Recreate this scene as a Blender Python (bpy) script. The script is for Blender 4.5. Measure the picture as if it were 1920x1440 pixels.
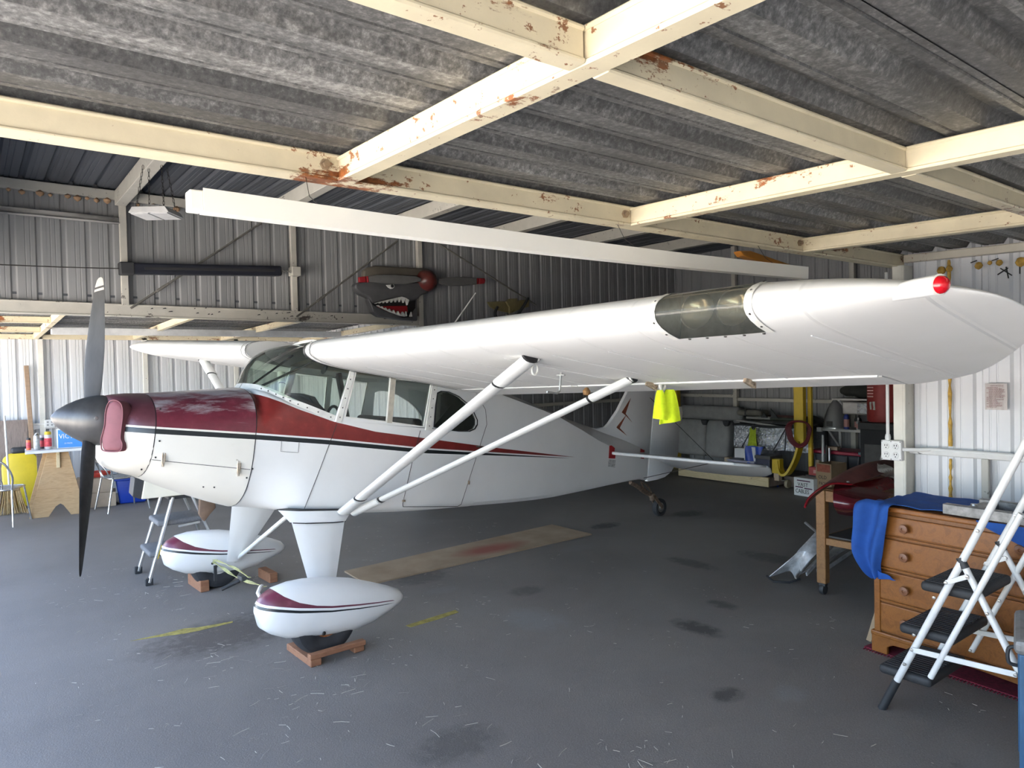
import bpy, bmesh, math, random
from mathutils import Vector, Matrix
from mathutils.geometry import tessellate_polygon

for o in list(bpy.data.objects):
    bpy.data.objects.remove(o, do_unlink=True)
SC = bpy.context.scene
COL = SC.collection
PI = math.pi
random.seed(7)

# ------------------------------------------------------------------ camera
# world: X runs along the aircraft (nose -> tail), Y away from the camera across the wings, Z up, floor at 0
A_ = math.radians(52.5); F_PX = 1334.0; PITCH = math.atan((692 - 720) / F_PX); ROLL = -0.0215; EYE = 1.72
_R = Vector((math.sin(A_), -math.cos(A_), 0)); _F = Vector((math.cos(A_), math.sin(A_), 0)); _U = Vector((0, 0, 1))
_fw = _F * math.cos(PITCH) + _U * math.sin(PITCH); _up = -_F * math.sin(PITCH) + _U * math.cos(PITCH)
_cr = _R * math.cos(ROLL) + _up * math.sin(ROLL); _cu = -_R * math.sin(ROLL) + _up * math.cos(ROLL)
cam = bpy.data.objects.new('camera', bpy.data.cameras.new('camera')); COL.objects.link(cam)
cam.data.sensor_width = 36.0; cam.data.lens = F_PX / 1920 * 36.0; cam.data.clip_start = 0.05; cam.data.clip_end = 300
mw = Matrix((( _cr.x, _cu.x, -_fw.x, 0), (_cr.y, _cu.y, -_fw.y, 0), (_cr.z, _cu.z, -_fw.z, EYE), (0, 0, 0, 1)))
cam.matrix_world = mw
SC.camera = cam

# ------------------------------------------------------------------ daylight
world = bpy.data.worlds.new('sky'); SC.world = world; world.use_nodes = True
wn = world.node_tree.nodes; wl = world.node_tree.links; wn.clear()
sky = wn.new('ShaderNodeTexSky'); sky.sky_type = 'NISHITA'; sky.sun_disc = False
sky.sun_elevation = math.radians(52); sky.sun_rotation = math.radians(60); sky.altitude = 200; sky.dust_density = 4.0; sky.ozone_density = 0.4
bg = wn.new('ShaderNodeBackground'); bg.inputs['Strength'].default_value = 0.25
wo = wn.new('ShaderNodeOutputWorld'); wl.new(sky.outputs[0], bg.inputs[0]); wl.new(bg.outputs[0], wo.inputs[0])
sun = bpy.data.objects.new('sun', bpy.data.lights.new('sun', 'SUN')); COL.objects.link(sun)
sun.data.energy = 8.0; sun.data.angle = 0.009; sun.data.color = (1.0, 0.94, 0.86)
# sun stands behind the building (towards +X, -Y): it lights the apron outside the door, not the floor inside
sd = Vector((0.55, -0.30, 1.30)).normalized()
sun.rotation_euler = sd.to_track_quat('Z', 'Y').to_euler(); sun.location = (20, -10, 30)
SC.view_settings.view_transform = 'Standard'; SC.view_settings.look = 'None'
SC.view_settings.exposure = 2.95; SC.view_settings.gamma = 1.0
SC.view_settings.use_curve_mapping = False

# ------------------------------------------------------------------ materials
MATS = {}
def nt(name):
    m = bpy.data.materials.new(name); m.use_nodes = True
    n = m.node_tree.nodes; b = n['Principled BSDF']
    return m, n, m.node_tree.links, b
def rgb(c): return (c[0], c[1], c[2], 1.0)
def mixc(n, l, fac, a, b, mode='MIX'):
    x = n.new('ShaderNodeMix'); x.data_type = 'RGBA'; x.blend_type = mode
    if hasattr(fac, 'links') or hasattr(fac, 'is_linked'): l.new(fac, x.inputs[0])
    else: x.inputs[0].default_value = fac
    for s, v in ((x.inputs[6], a), (x.inputs[7], b)):
        if hasattr(v, 'is_linked'): l.new(v, s)
        else: s.default_value = rgb(v)
    return x.outputs[2]
def noise(n, l, scale, detail=4, rough=.6, vec=None, dist=0):
    t = n.new('ShaderNodeTexNoise'); t.inputs['Scale'].default_value = scale
    t.inputs['Detail'].default_value = detail; t.inputs['Roughness'].default_value = rough; t.inputs['Distortion'].default_value = dist
    if vec is not None: l.new(vec, t.inputs['Vector'])
    return t.outputs['Fac']
def ramp(n, l, src, stops, interp='LINEAR'):
    r = n.new('ShaderNodeValToRGB'); r.color_ramp.interpolation = interp
    e = r.color_ramp.elements
    while len(e) > 1: e.remove(e[-1])
    e[0].position = stops[0][0]; e[0].color = rgb(stops[0][1]) if hasattr(stops[0][1], '__len__') else (stops[0][1],) * 3 + (1,)
    for p, c in stops[1:]:
        x = e.new(p); x.color = rgb(c) if hasattr(c, '__len__') else (c, c, c, 1)
    l.new(src, r.inputs[0]); return r.outputs[0]
def math_(n, l, op, a, b=0.0, c=None):
    x = n.new('ShaderNodeMath'); x.operation = op
    for s, v in zip(x.inputs, (a, b) if c is None else (a, b, c)):
        if hasattr(v, 'is_linked'): l.new(v, s)
        else: s.default_value = v
    return x.outputs[0]
def coords(n, l, scale=(1, 1, 1), out='Object'):
    t = n.new('ShaderNodeTexCoord'); m = n.new('ShaderNodeMapping'); m.inputs['Scale'].default_value = scale
    l.new(t.outputs[out], m.inputs[0]); return m.outputs[0]
def bump(n, l, b, h, strength=.3, dist=.01):
    x = n.new('ShaderNodeBump'); x.inputs['Strength'].default_value = strength; x.inputs['Distance'].default_value = dist
    l.new(h, x.inputs['Height']); l.new(x.outputs[0], b.inputs['Normal'])
def M(name, col, rough=.5, metal=0.0, var=.12, scale=9.0, bmp=0.0, stretch=(1, 1, 1), dark=None, coat=0):
    """plain painted / moulded surface with a little tonal variation"""
    if name in MATS: return MATS[name]
    m, n, l, b = nt(name)
    v = coords(n, l, stretch)
    f = noise(n, l, scale, 5, .62, v)
    lo = tuple(c * (1 - var) for c in col) if dark is None else dark
    hi = tuple(min(1, c * (1 + var * .6)) for c in col)
    l.new(ramp(n, l, f, [(.33, lo), (.66, hi)]), b.inputs['Base Color'])
    b.inputs['Roughness'].default_value = rough; b.inputs['Metallic'].default_value = metal
    if coat: b.inputs['Coat Weight'].default_value = coat
    if bmp: bump(n, l, b, f, bmp)
    MATS[name] = m; return m
def wood(name, c1, c2, rough=.5, scale=(1, 12, 12), s=3.0):
    if name in MATS: return MATS[name]
    m, n, l, b = nt(name)
    v = coords(n, l, scale)
    f = noise(n, l, s, 6, .6, v, 1.2)
    g = noise(n, l, s * 9, 3, .6, v)
    c = ramp(n, l, f, [(.3, c1), (.5, c2), (.62, c1), (.75, c2)])
    l.new(mixc(n, l, .25, c, ramp(n, l, g, [(.35, tuple(x * .6 for x in c1)), (.7, c2)])), b.inputs['Base Color'])
    b.inputs['Roughness'].default_value = rough
    bump(n, l, b, f, .12); MATS[name] = m; return m
def rusty(name, paint, rough=.55, amount=.63, chip=(.34, .33, .31), rust=(.23, .075, .02)):
    """old painted steel: flaking paint, rust freckles"""
    if name in MATS: return MATS[name]
    m, n, l, b = nt(name)
    v = coords(n, l)
    f = noise(n, l, 2.2, 8, .72, v); g = noise(n, l, 26, 4, .7, v); k = noise(n, l, 7, 5, .6, v)
    vl = coords(n, l, (.45, .45, 1.6)); q = noise(n, l, 3.2, 9, .75, vl)
    big = ramp(n, l, q, [(amount, 0.0), (amount + .03, 1.0)])
    fre = ramp(n, l, math_(n, l, 'ADD', g, math_(n, l, 'MULTIPLY', math_(n, l, 'SUBTRACT', q, .5), 1.1)), [(amount + .06, 0.0), (amount + .10, .9)])
    tone = ramp(n, l, k, [(.3, tuple(c * .86 for c in paint)), (.7, paint)])
    c = mixc(n, l, fre, tone, rust)
    rr = ramp(n, l, g, [(.35, tuple(x * .55 for x in rust)), (.5, rust), (.7, tuple(min(1, x * 1.7) for x in rust))])
    c = mixc(n, l, big, c, rr)
    l.new(c, b.inputs['Base Color']); b.inputs['Roughness'].default_value = rough
    bump(n, l, b, g, .15, .004); MATS[name] = m; return m
def glass(name, col=(.9, .95, .93), rough=.02, alpha=.25):
    if name in MATS: return MATS[name]
    m, n, l, b = nt(name)
    b.inputs['Base Color'].default_value = rgb(col); b.inputs['Roughness'].default_value = rough
    tr = n.new('ShaderNodeBsdfTransparent'); tr.inputs[0].default_value = rgb(col)
    gl = n.new('ShaderNodeBsdfGlossy'); gl.inputs['Roughness'].default_value = rough
    df = n.new('ShaderNodeBsdfDiffuse'); df.inputs[0].default_value = (.35, .37, .33, 1)
    fr = n.new('ShaderNodeFresnel'); fr.inputs[0].default_value = 1.45
    mx = n.new('ShaderNodeMixShader'); l.new(fr.outputs[0], mx.inputs[0]); l.new(tr.outputs[0], mx.inputs[1]); l.new(gl.outputs[0], mx.inputs[2])
    m2 = n.new('ShaderNodeMixShader'); m2.inputs[0].default_value = alpha
    l.new(mx.outputs[0], m2.inputs[1]); l.new(df.outputs[0], m2.inputs[2])
    l.new(m2.outputs[0], n['Material Output'].inputs[0]); MATS[name] = m; return m

# ------------------------------------------------------------------ mesh helpers
class MB:
    def __init__(s): s.v = []; s.f = []
    def add(s, vs, fs):
        k = len(s.v); s.v += [tuple(v) for v in vs]; s.f += [tuple(i + k for i in f) for f in fs]; return s
    def box(s, x0, x1, y0, y1, z0, z1, m=None):
        vs = [Vector(p) for p in ((x0, y0, z0), (x1, y0, z0), (x1, y1, z0), (x0, y1, z0), (x0, y0, z1), (x1, y0, z1), (x1, y1, z1), (x0, y1, z1))]
        if m is not None: vs = [m @ v for v in vs]
        return s.add(vs, [(0, 3, 2, 1), (4, 5, 6, 7), (0, 1, 5, 4), (1, 2, 6, 5), (2, 3, 7, 6), (3, 0, 4, 7)])
    def bar(s, a, b, w, h, up=(0, 0, 1)):
        """box of section w x h running from a to b"""
        a = Vector(a); b = Vector(b); d = b - a; L = d.length; d.normalize(); u = Vector(up)
        sd_ = d.cross(u)
        if sd_.length < 1e-4: sd_ = d.cross(Vector((1, 0, 0)))
        sd_.normalize(); u = sd_.cross(d).normalized()
        vs = []
        for t in (a, b):
            for p, q in ((-1, -1), (1, -1), (1, 1), (-1, 1)): vs.append(t + sd_ * p * w / 2 + u * q * h / 2)
        return s.add(vs, [(0, 1, 2, 3), (7, 6, 5, 4), (0, 4, 5, 1), (1, 5, 6, 2), (2, 6, 7, 3), (3, 7, 4, 0)])
    def tube(s, pts, r, n=10, caps=True, closed=False):
        pts = [Vector(p) for p in pts]; N = len(pts)
        rs = r if hasattr(r, '__len__') else [r] * N
        t0 = (pts[1] - pts[0]).normalized()
        ref = Vector((0, 0, 1)) if abs(t0.z) < .9 else Vector((1, 0, 0))
        nrm = (ref - t0 * ref.dot(t0)).normalized(); rings = []
        for i in range(N):
            if closed: t = (pts[(i + 1) % N] - pts[i - 1]).normalized()
            elif i == 0: t = t0
            elif i == N - 1: t = (pts[-1] - pts[-2]).normalized()
            else: t = ((pts[i + 1] - pts[i]).normalized() + (pts[i] - pts[i - 1]).normalized()).normalized()
            nrm = (nrm - t * nrm.dot(t)).normalized(); bn = t.cross(nrm)
            rings.append([pts[i] + nrm * math.cos(2 * PI * k / n) * rs[i] + bn * math.sin(2 * PI * k / n) * rs[i] for k in range(n)])
        return s.rings(rings, caps, closed)
    def rings(s, rings, caps=True, closed=False):
        n = len(rings[0]); N = len(rings); vs = [v for r in rings for v in r]; fs = []
        for i in range(N if closed else N - 1):
            a = i * n; b = ((i + 1) % N) * n
            for k in range(n): fs.append((a + k, a + (k + 1) % n, b + (k + 1) % n, b + k))
        if caps and not closed:
            fs.append(tuple(reversed(range(n)))); fs.append(tuple(range((N - 1) * n, N * n)))
        return s.add(vs, fs)
    def lathe(s, prof, n=24, m=None, caps=True):
        """profile [(r, z)] around Z, placed with matrix m"""
        rings = []
        for r, z in prof:
            rg = [Vector((max(r, 1e-4) * math.cos(2 * PI * k / n), max(r, 1e-4) * math.sin(2 * PI * k / n), z)) for k in range(n)]
            rings.append([m @ v for v in rg] if m is not None else rg)
        return s.rings(rings, caps)
    def prism(s, poly, t0, t1, fn, holes=()):
        """polygon (with holes) in 2D extruded between t0 and t1; fn(u, v, t) -> 3D point"""
        loops = [list(poly)] + [list(h) for h in holes]
        flat = [p for lp in loops for p in lp]
        tris = tessellate_polygon([[Vector((p[0], p[1], 0)) for p in lp] for lp in loops])
        n = len(flat); vs = [fn(u, v, t0) for u, v in flat] + [fn(u, v, t1) for u, v in flat]
        fs = [tuple(t) for t in tris] + [tuple(i + n for i in reversed(t)) for t in tris]; k = 0
        for lp in loops:
            c = len(lp)
            for i in range(c): fs.append((k + i, k + (i + 1) % c, n + k + (i + 1) % c, n + k + i))
            k += c
        return s.add(vs, fs)
    def grid(s, fn, nu, nv):
        vs = [fn(i / nu, j / nv) for i in range(nu + 1) for j in range(nv + 1)]
        fs = [(i * (nv + 1) + j, (i + 1) * (nv + 1) + j, (i + 1) * (nv + 1) + j + 1, i * (nv + 1) + j + 1) for i in range(nu) for j in range(nv)]
        return s.add(vs, fs)
    def mesh(s, name, mat, smooth=None, bev=0.0, seg=2, thick=0.0):
        me = bpy.data.meshes.new(name); me.from_pydata(s.v, [], s.f); me.validate()
        bm = bmesh.new(); bm.from_mesh(me)
        bmesh.ops.remove_doubles(bm, verts=bm.verts, dist=1e-6)
        bmesh.ops.recalc_face_normals(bm, faces=bm.faces)
        if thick: bmesh.ops.solidify(bm, geom=bm.faces[:], thickness=thick)
        if bev:
            es = [e for e in bm.edges if len(e.link_faces) == 2 and e.calc_face_angle(0) > .5]
            bmesh.ops.bevel(bm, geom=es, offset=bev, segments=seg, affect='EDGES', profile=.5, clamp_overlap=True)
        bm.to_mesh(me); bm.free()
        if mat is not None: me.materials.append(mat)
        if smooth is not None:
            for p in me.polygons: p.use_smooth = True
            me.set_sharp_from_angle(angle=math.radians(smooth))
        return me
    def build(s, name, mat, parent=None, smooth=None, bev=0.0, seg=2, thick=0.0, loc=(0, 0, 0), rot=(0, 0, 0)):
        o = bpy.data.objects.new(name, s.mesh(name, mat, smooth, bev, seg, thick)); COL.objects.link(o)
        o.location = loc; o.rotation_euler = rot
        if parent is not None: o.parent = parent
        return o
def empty(name, loc=(0, 0, 0), rz=0.0, rot=None):
    o = bpy.data.objects.new(name, None); COL.objects.link(o); o.location = loc
    o.rotation_euler = rot if rot is not None else (0, 0, rz); o.empty_display_size = .1
    return o
def tag(o, label, cat, group=None):
    o['label'] = label; o['category'] = cat
    if group: o['group'] = group
    return o
def thing(name, label, cat, loc=(0, 0, 0), rz=0.0, group=None, rot=None):
    return tag(empty(name, loc, rz, rot), label, cat, group)
def struct(o): o['kind'] = 'structure'; return o
def stuff(o): o['kind'] = 'stuff'; return o
def text(name, body, size, mat, parent, m, depth=.0008, align='LEFT', xs=1.0):
    """flat lettering, converted to a mesh; m places its XY plane"""
    cu = bpy.data.curves.new(name, 'FONT'); cu.body = body; cu.size = size; cu.extrude = depth; cu.align_x = align; cu.resolution_u = 2
    t = bpy.data.objects.new(name + '_src', cu); COL.objects.link(t)
    dg = bpy.context.evaluated_depsgraph_get(); me = bpy.data.meshes.new_from_object(t.evaluated_get(dg))
    bpy.data.objects.remove(t, do_unlink=True); bpy.data.curves.remove(cu)
    me.name = name; me.materials.clear(); me.materials.append(mat)
    me.transform(m @ Matrix.Diagonal((xs, 1, 1, 1)))
    o = bpy.data.objects.new(name, me); COL.objects.link(o); o.parent = parent; return o
def frame(o, x, y, z=None):
    """4x4 matrix with given origin and axes"""
    x = Vector(x).normalized(); y = Vector(y).normalized(); z = x.cross(y)
    return Matrix(((x.x, y.x, z.x, o[0]), (x.y, y.y, z.y, o[1]), (x.z, y.z, z.z, o[2]), (0, 0, 0, 1)))
def T(x, y, z): return Matrix.Translation((x, y, z))
def RZ(a): return Matrix.Rotation(a, 4, 'Z')
def RX(a): return Matrix.Rotation(a, 4, 'X')
def RY(a): return Matrix.Rotation(a, 4, 'Y')
def lerp(tab, x):
    if x <= tab[0][0]: return tab[0][1]
    for (a, p), (b, q) in zip(tab, tab[1:]):
        if x <= b: return p + (q - p) * (x - a) / (b - a)
    return tab[-1][1]
def smoothtab(tab, x):
    """Catmull-Rom through the table"""
    n = len(tab)
    if x <= tab[0][0]: return tab[0][1]
    if x >= tab[-1][0]: return tab[-1][1]
    for i in range(n - 1):
        if x <= tab[i + 1][0]:
            x1, y1 = tab[i]; x2, y2 = tab[i + 1]; h = x2 - x1; t = (x - x1) / h
            m1 = (y2 - tab[i - 1][1]) / (x2 - tab[i - 1][0]) if i else (y2 - y1) / h
            m2 = (tab[i + 2][1] - y1) / (tab[i + 2][0] - x1) if i + 2 < n else (y2 - y1) / h
            return (2*t**3 - 3*t*t + 1) * y1 + (t**3 - 2*t*t + t) * h * m1 + (-2*t**3 + 3*t*t) * y2 + (t**3 - t*t) * h * m2
def catmull(pts, k=6, closed=False):
    P = [Vector(p) for p in pts]; n = len(P); out = []
    for i in range(n if closed else n - 1):
        p0 = P[(i - 1) % n] if closed or i else P[0]; p1 = P[i]; p2 = P[(i + 1) % n]; p3 = P[(i + 2) % n] if closed or i + 2 < n else P[-1]
        for j in range(k):
            t = j / k
            out.append(.5 * ((2 * p1) + (p2 - p0) * t + (2*p0 - 5*p1 + 4*p2 - p3) * t * t + (3*p1 - p0 - 3*p2 + p3) * t**3))
    if not closed: out.append(P[-1])
    return out

# ================================================================== the building
CREAM = rusty('cream_steel', (.76, .67, .47), .5, .585)
GREYBEAM = rusty('grey_beige_steel', (.50, .48, .42), .55, .63, rust=(.05, .04, .035))
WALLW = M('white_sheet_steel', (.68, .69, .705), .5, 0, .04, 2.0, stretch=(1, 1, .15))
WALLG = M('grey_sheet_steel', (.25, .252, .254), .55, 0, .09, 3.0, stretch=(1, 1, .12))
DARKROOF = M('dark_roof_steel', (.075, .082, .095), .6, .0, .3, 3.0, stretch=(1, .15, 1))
FOAM = M('spray_foam', (.55, .33, .06), .7, 0, .35, 30, .5)
BLACKP = M('black_flake', (.03, .03, .03), .6)

# galvanised roof sheet with spangle bands
m, n, l, b = nt('galvanised_sheet')
v = coords(n, l); v2 = coords(n, l, (.12, 1, 1))
sp = noise(n, l, 55, 3, .75, v); st = noise(n, l, 7, 5, .65, v2)
k = math_(n, l, 'ADD', math_(n, l, 'MULTIPLY', sp, .55), math_(n, l, 'MULTIPLY', st, .6))
l.new(ramp(n, l, k, [(.42, (.060, .059, .057)), (.56, (.115, .113, .109)), (.66, (.22, .215, .205)), (.76, (.42, .41, .39))]), b.inputs['Base Color'])
b.inputs['Metallic'].default_value = .12; b.inputs['Roughness'].default_value = .5
bump(n, l, b, sp, .12, .003); GALV = m

PITCH_ = .2
def rib_profile(L, h, roof=False):
    """corrugation [(u, depth)] over length L: flat pan, trapezoid rib pressed outward, two pencil grooves"""
    out = []; u = 0.0
    if roof: cell = ((0, 0), (.052, 0), (.080, -h), (.122, -h), (.150, 0), (.172, 0), (.175, -.12 * h), (.179, -.12 * h), (.182, 0))
    else: cell = ((0, 0), (.030, 0), (.044, -h), (.074, -h), (.088, 0), (.118, 0), (.121, -.18 * h), (.127, -.18 * h), (.130, 0), (.158, 0), (.161, -.18 * h), (.167, -.18 * h), (.170, 0))
    while u < L - 1e-6:
        for du, d in cell:
            if u + du <= L + 1e-6: out.append((u + du, d))
        u += PITCH_
    if out[-1][0] < L - 1e-6: out.append((L, 0))
    return out
def sheeting(wall, L, fn, mat, h=.028, width=.8, roof=False):
    """panels (children of wall): fn(u, d, e) -> point for position u, rib depth d, end e (0/1)"""
    u0 = 0.0; i = 0; cache = {}
    while u0 < L - 1e-4:
        w = min(width, L - u0)
        pr = rib_profile(w, h, roof)
        mb = MB(); lift = .0025 if i % 2 else 0.0
        vs = [fn(u0 + u, d + lift, e) for e in (0, 1) for u, d in pr]
        k = len(pr); mb.add(vs, [(j, j + 1, k + j + 1, k + j) for j in range(k - 1)])
        mb.build('panel', mat, wall)
        u0 += width; i += 1

DOOR_X = -.45; XB = 4.98; XF = 4.64; XBACK = 9.75
YN, YH, YFH, YF = -1.95, 2.2, 8.0, 12.0
def zn(y): return 2.425 - .027 * (YH - y)          # near bay roof, falls outward
def zf(y): return 2.455 - .022 * (y - YFH)         # far bay roof, falls outward

# floor: asphalt
m, n, l, b = nt('asphalt')
v = coords(n, l); big = noise(n, l, .55, 6, .6, v, .3); mid = noise(n, l, 5, 7, .65, v); fine = noise(n, l, 120, 3, .8, v)
c = ramp(n, l, big, [(.35, (.165, .145, .128)), (.6, (.21, .187, .166)), (.75, (.255, .228, .203))])
c = mixc(n, l, ramp(n, l, fine, [(.52, 0.0), (.75, .7)]), c, (.27, .26, .25))
c = mixc(n, l, ramp(n, l, mid, [(.66, 0.0), (.76, .55)]), c, (.05, .046, .043))
c = mixc(n, l, ramp(n, l, mid, [(.22, .45), (.32, 0.0)]), c, (.22, .21, .20))
def spot(c, x, y, rx, ry, col, k, ang=0.0):
    """soft irregular stain of its own shape"""
    mp = n.new('ShaderNodeMapping'); mp.vector_type = 'TEXTURE'; mp.inputs['Location'].default_value = (x, y, 0); mp.inputs['Rotation'].default_value = (0, 0, ang); mp.inputs['Scale'].default_value = (rx, ry, 1)
    tc_ = n.new('ShaderNodeTexCoord'); l.new(tc_.outputs['Object'], mp.inputs[0]); g_ = n.new('ShaderNodeTexGradient'); g_.gradient_type = 'SPHERICAL'; l.new(mp.outputs[0], g_.inputs[0])
    q_ = math_(n, l, 'MULTIPLY', g_.outputs[0], math_(n, l, 'ADD', math_(n, l, 'MULTIPLY', sn, 2.2), -.45))
    return mixc(n, l, ramp(n, l, q_, [(.08, 0.0), (.38, k)]), c, col)
sn = noise(n, l, 16, 6, .65, v)
DK = (.045, .041, .038); PL = (.22, .21, .20)
for a_ in ((3.75, 2.95, .13, .26, DK, .75), (4.25, 3.12, .10, .16, DK, .6), (5.45, 5.5, .26, .16, DK, .8), (3.1, 2.25, .14, .10, DK, .7), (4.95, 3.95, .14, .34, DK, .55), (3.4, 4.3, .2, .14, DK, .5), (1.35, 4.9, .75, .45, (.075, .06, .052), .8), (1.75, 2.75, .3, .2, DK, .45), (2.95, 5.15, .35, .22, DK, .5), (6.6, 5.3, .3, .2, DK, .6), (5.6, 3.6, .2, .4, DK, .5), (3.05, 3.78, .26, .34, PL, .8), (3.35, 2.05, .14, .12, PL, .6), (2.9, 4.75, .18, .12, PL, .5), (4.6, 5.0, .3, .15, PL, .35)): c = spot(c, *a_)
c = mixc(n, l, ramp(n, l, fine, [(.28, .55), (.42, 0.0)]), c, (.06, .057, .054))
l.new(c, b.inputs['Base Color']); b.inputs['Roughness'].default_value = .68
bump(n, l, b, math_(n, l, 'ADD', fine, math_(n, l, 'MULTIPLY', mid, 1.5)), .5, .006); ASPH = m
floor = struct(MB().box(DOOR_X - 1.0, XBACK + .1, YN - .1, YF + .1, -.12, 0).build('floor', ASPH))
CONC = M('apron_concrete', (.50, .475, .435), .85, 0, .12, .6)
ap = MB(); ap.box(-30, DOOR_X - 1.0, -28, 40, -.14, -.02)
apron = struct(ap.build('floor_apron', CONC))

# walls --------------------------------------------------------------
def wall(name): return struct(empty(name))
w = wall('wall_right')                                             # end of the near wing bay, faces the door
sheeting(w, YH - YN, lambda u, d, e: (XB - d, YH - u, (zn(YH - u) + .05) * e), WALLW, .020)
w = wall('wall_far')                                               # outer wall of the far wing bay
sheeting(w, XF + 3.2, lambda u, d, e: (XF - u, YF - d, (zf(YF) + .05) * e), WALLW, .034)
w = wall('wall_far_bay_end')
sheeting(w, YF - YFH, lambda u, d, e: (XF - d, YF - u, (zf(YF - u) + .05) * e), WALLW)
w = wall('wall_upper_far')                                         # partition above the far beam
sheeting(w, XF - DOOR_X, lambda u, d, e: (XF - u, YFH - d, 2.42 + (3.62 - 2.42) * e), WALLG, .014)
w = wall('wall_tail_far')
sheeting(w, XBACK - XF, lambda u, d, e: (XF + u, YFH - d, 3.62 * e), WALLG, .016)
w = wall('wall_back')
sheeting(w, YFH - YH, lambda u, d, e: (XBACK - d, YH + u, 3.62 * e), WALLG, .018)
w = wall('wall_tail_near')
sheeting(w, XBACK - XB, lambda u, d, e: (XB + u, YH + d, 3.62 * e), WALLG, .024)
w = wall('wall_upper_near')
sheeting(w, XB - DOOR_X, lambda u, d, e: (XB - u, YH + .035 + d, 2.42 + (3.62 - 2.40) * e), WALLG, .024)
w = wall('wall_near')                                              # outer wall of the near bay, behind the camera
sheeting(w, XB + 3.2, lambda u, d, e: (XB - u, YN + d, (zn(YN) + .05) * e), WALLW)
w = wall('wall_door_head')                                         # above the door opening of the high middle bay
sheeting(w, YFH - YH, lambda u, d, e: (DOOR_X + d, YH + u, 2.45 + 1.17 * e), WALLG)

# ceilings -------------------------------------------------------------
w = struct(empty('ceiling_near'))
sheeting(w, YH + .15 - YN, lambda u, d, e: (DOOR_X - .35 + (XB + .12 - DOOR_X + .35) * e, YH + .05 - u, zn(YH + .05 - u) + .004 - d), GALV, .042, .8, True)
w = struct(empty('ceiling_far'))
sheeting(w, YF - YFH + .1, lambda u, d, e: (DOOR_X - .35 + (XF + .12 - DOOR_X + .35) * e, YFH + .02 + u, zf(YFH + u) + .004 - d), GALV, .038, .8, True)
w = struct(empty('ceiling_middle'))
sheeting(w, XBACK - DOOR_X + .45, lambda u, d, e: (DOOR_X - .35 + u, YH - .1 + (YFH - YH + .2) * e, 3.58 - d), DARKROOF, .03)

# roof membrane over the sheets keeps daylight out of the ribs
for nm, x0, x1, y0, y1, z0, z1 in (('ceiling_near_deck', DOOR_X - .4, XB + .15, YN - .15, YH + .02, 0, 0), ('ceiling_far_deck', DOOR_X - .4, XF + .15, YFH + .01, YF + .15, 1, 1)):
    mb = MB(); za = (zn(y0), zn(y1)) if not z0 else (zf(y0), zf(y1))
    mb.add([(x, y, z + dz) for x in (x0, x1) for y, z in ((y0, za[0]), (y1, za[1])) for dz in (.058, .08)], [(0, 1, 3, 2), (4, 6, 7, 5), (0, 2, 6, 4), (1, 5, 7, 3), (0, 4, 5, 1), (2, 3, 7, 6)])
    struct(mb.build(nm, DARKROOF))
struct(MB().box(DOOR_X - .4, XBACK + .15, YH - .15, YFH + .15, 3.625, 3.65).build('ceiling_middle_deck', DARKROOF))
OUTW = M('outer_wall_backing', (.35, .35, .34), .8)
for nm, bx_ in (('wall_right_backing', (XB + .045, XB + .06, YN - .1, YH, 0, 2.54)), ('wall_far_backing', (-3.3, XF + .1, YF + .05, YF + .065, 0, 2.5)), ('wall_far_end_backing', (XF + .045, XF + .06, YFH + .045, YF + .05, 0, 2.55)),
               ('wall_tail_far_backing', (XF, XBACK + .03, YFH + .036, YFH + .05, 0, 3.64)), ('wall_back_backing', (XBACK + .04, XBACK + .055, YH - .1, YFH + .05, 0, 3.64)), ('wall_tail_near_backing', (XB + .06, XBACK, YH - .06, YH - .045, 0, 3.64)),
               ('wall_near_backing', (-3.3, XB + .06, YN - .06, YN - .045, 0, 2.45)), ('wall_upper_near_backing', (DOOR_X, XB, YH - .02, YH - .005, 2.475, 3.64)), ('wall_upper_far_backing', (DOOR_X, XF, YFH + .036, YFH + .05, 2.44, 3.64))):
    struct(MB().box(*bx_).build(nm, OUTW))

# steel beams --------------------------------------------------------------
TRIM = [0]
def trim(mb, mat, bev=.004):
    TRIM[0] += 1
    return struct(mb.build('trim_%d' % TRIM[0], mat, None, None, bev, 1))
def chan(mb, a, b_, h=.078, w_=.062, lip=.012, up=(0, 0, 1)):
    """rolled channel: web box plus thicker bottom and top flanges; a, b_ run along the bottom centre"""
    a = Vector(a); b_ = Vector(b_)
    mb.bar(a + Vector((0, 0, h / 2)), b_ + Vector((0, 0, h / 2)), w_ * .8, h - .002, up)
    mb.bar(a + Vector((0, 0, lip / 2)), b_ + Vector((0, 0, lip / 2)), w_, lip, up)
    mb.bar(a + Vector((0, 0, h - lip / 2)), b_ + Vector((0, 0, h - lip / 2)), w_, lip, up)
    return mb
mb = MB(); chan(mb, (DOOR_X, YH, 2.339), (XB, YH, 2.339), .085, .075); head = trim(mb, CREAM)
for x, y in ((1.0 - .07, 0), (2.366 - .06, 0), (3.76 - .06, 0)):      # bolts through the beam
    mb = MB(); mm = frame((x, YH - .030, 2.386), (1, 0, 0), (0, 0, 1))
    mb.lathe([(.0, .02), (.011, .02), (.011, .009), (.018, .009), (.018, 0)], 6, mm @ RX(0))
    o = mb.build('bolt', M('rust_bolt', (.36, .27, .18), .5, .5), head)
for x in (-.40, 1.0, 2.366, 3.76):                                 # near bay purlins, toward the camera
    mb = MB(); chan(mb, (x, YH - .03, 2.339), (x, YN, 2.339 - .027 * (YH - YN)), .078, .062); trim(mb, CREAM)
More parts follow.
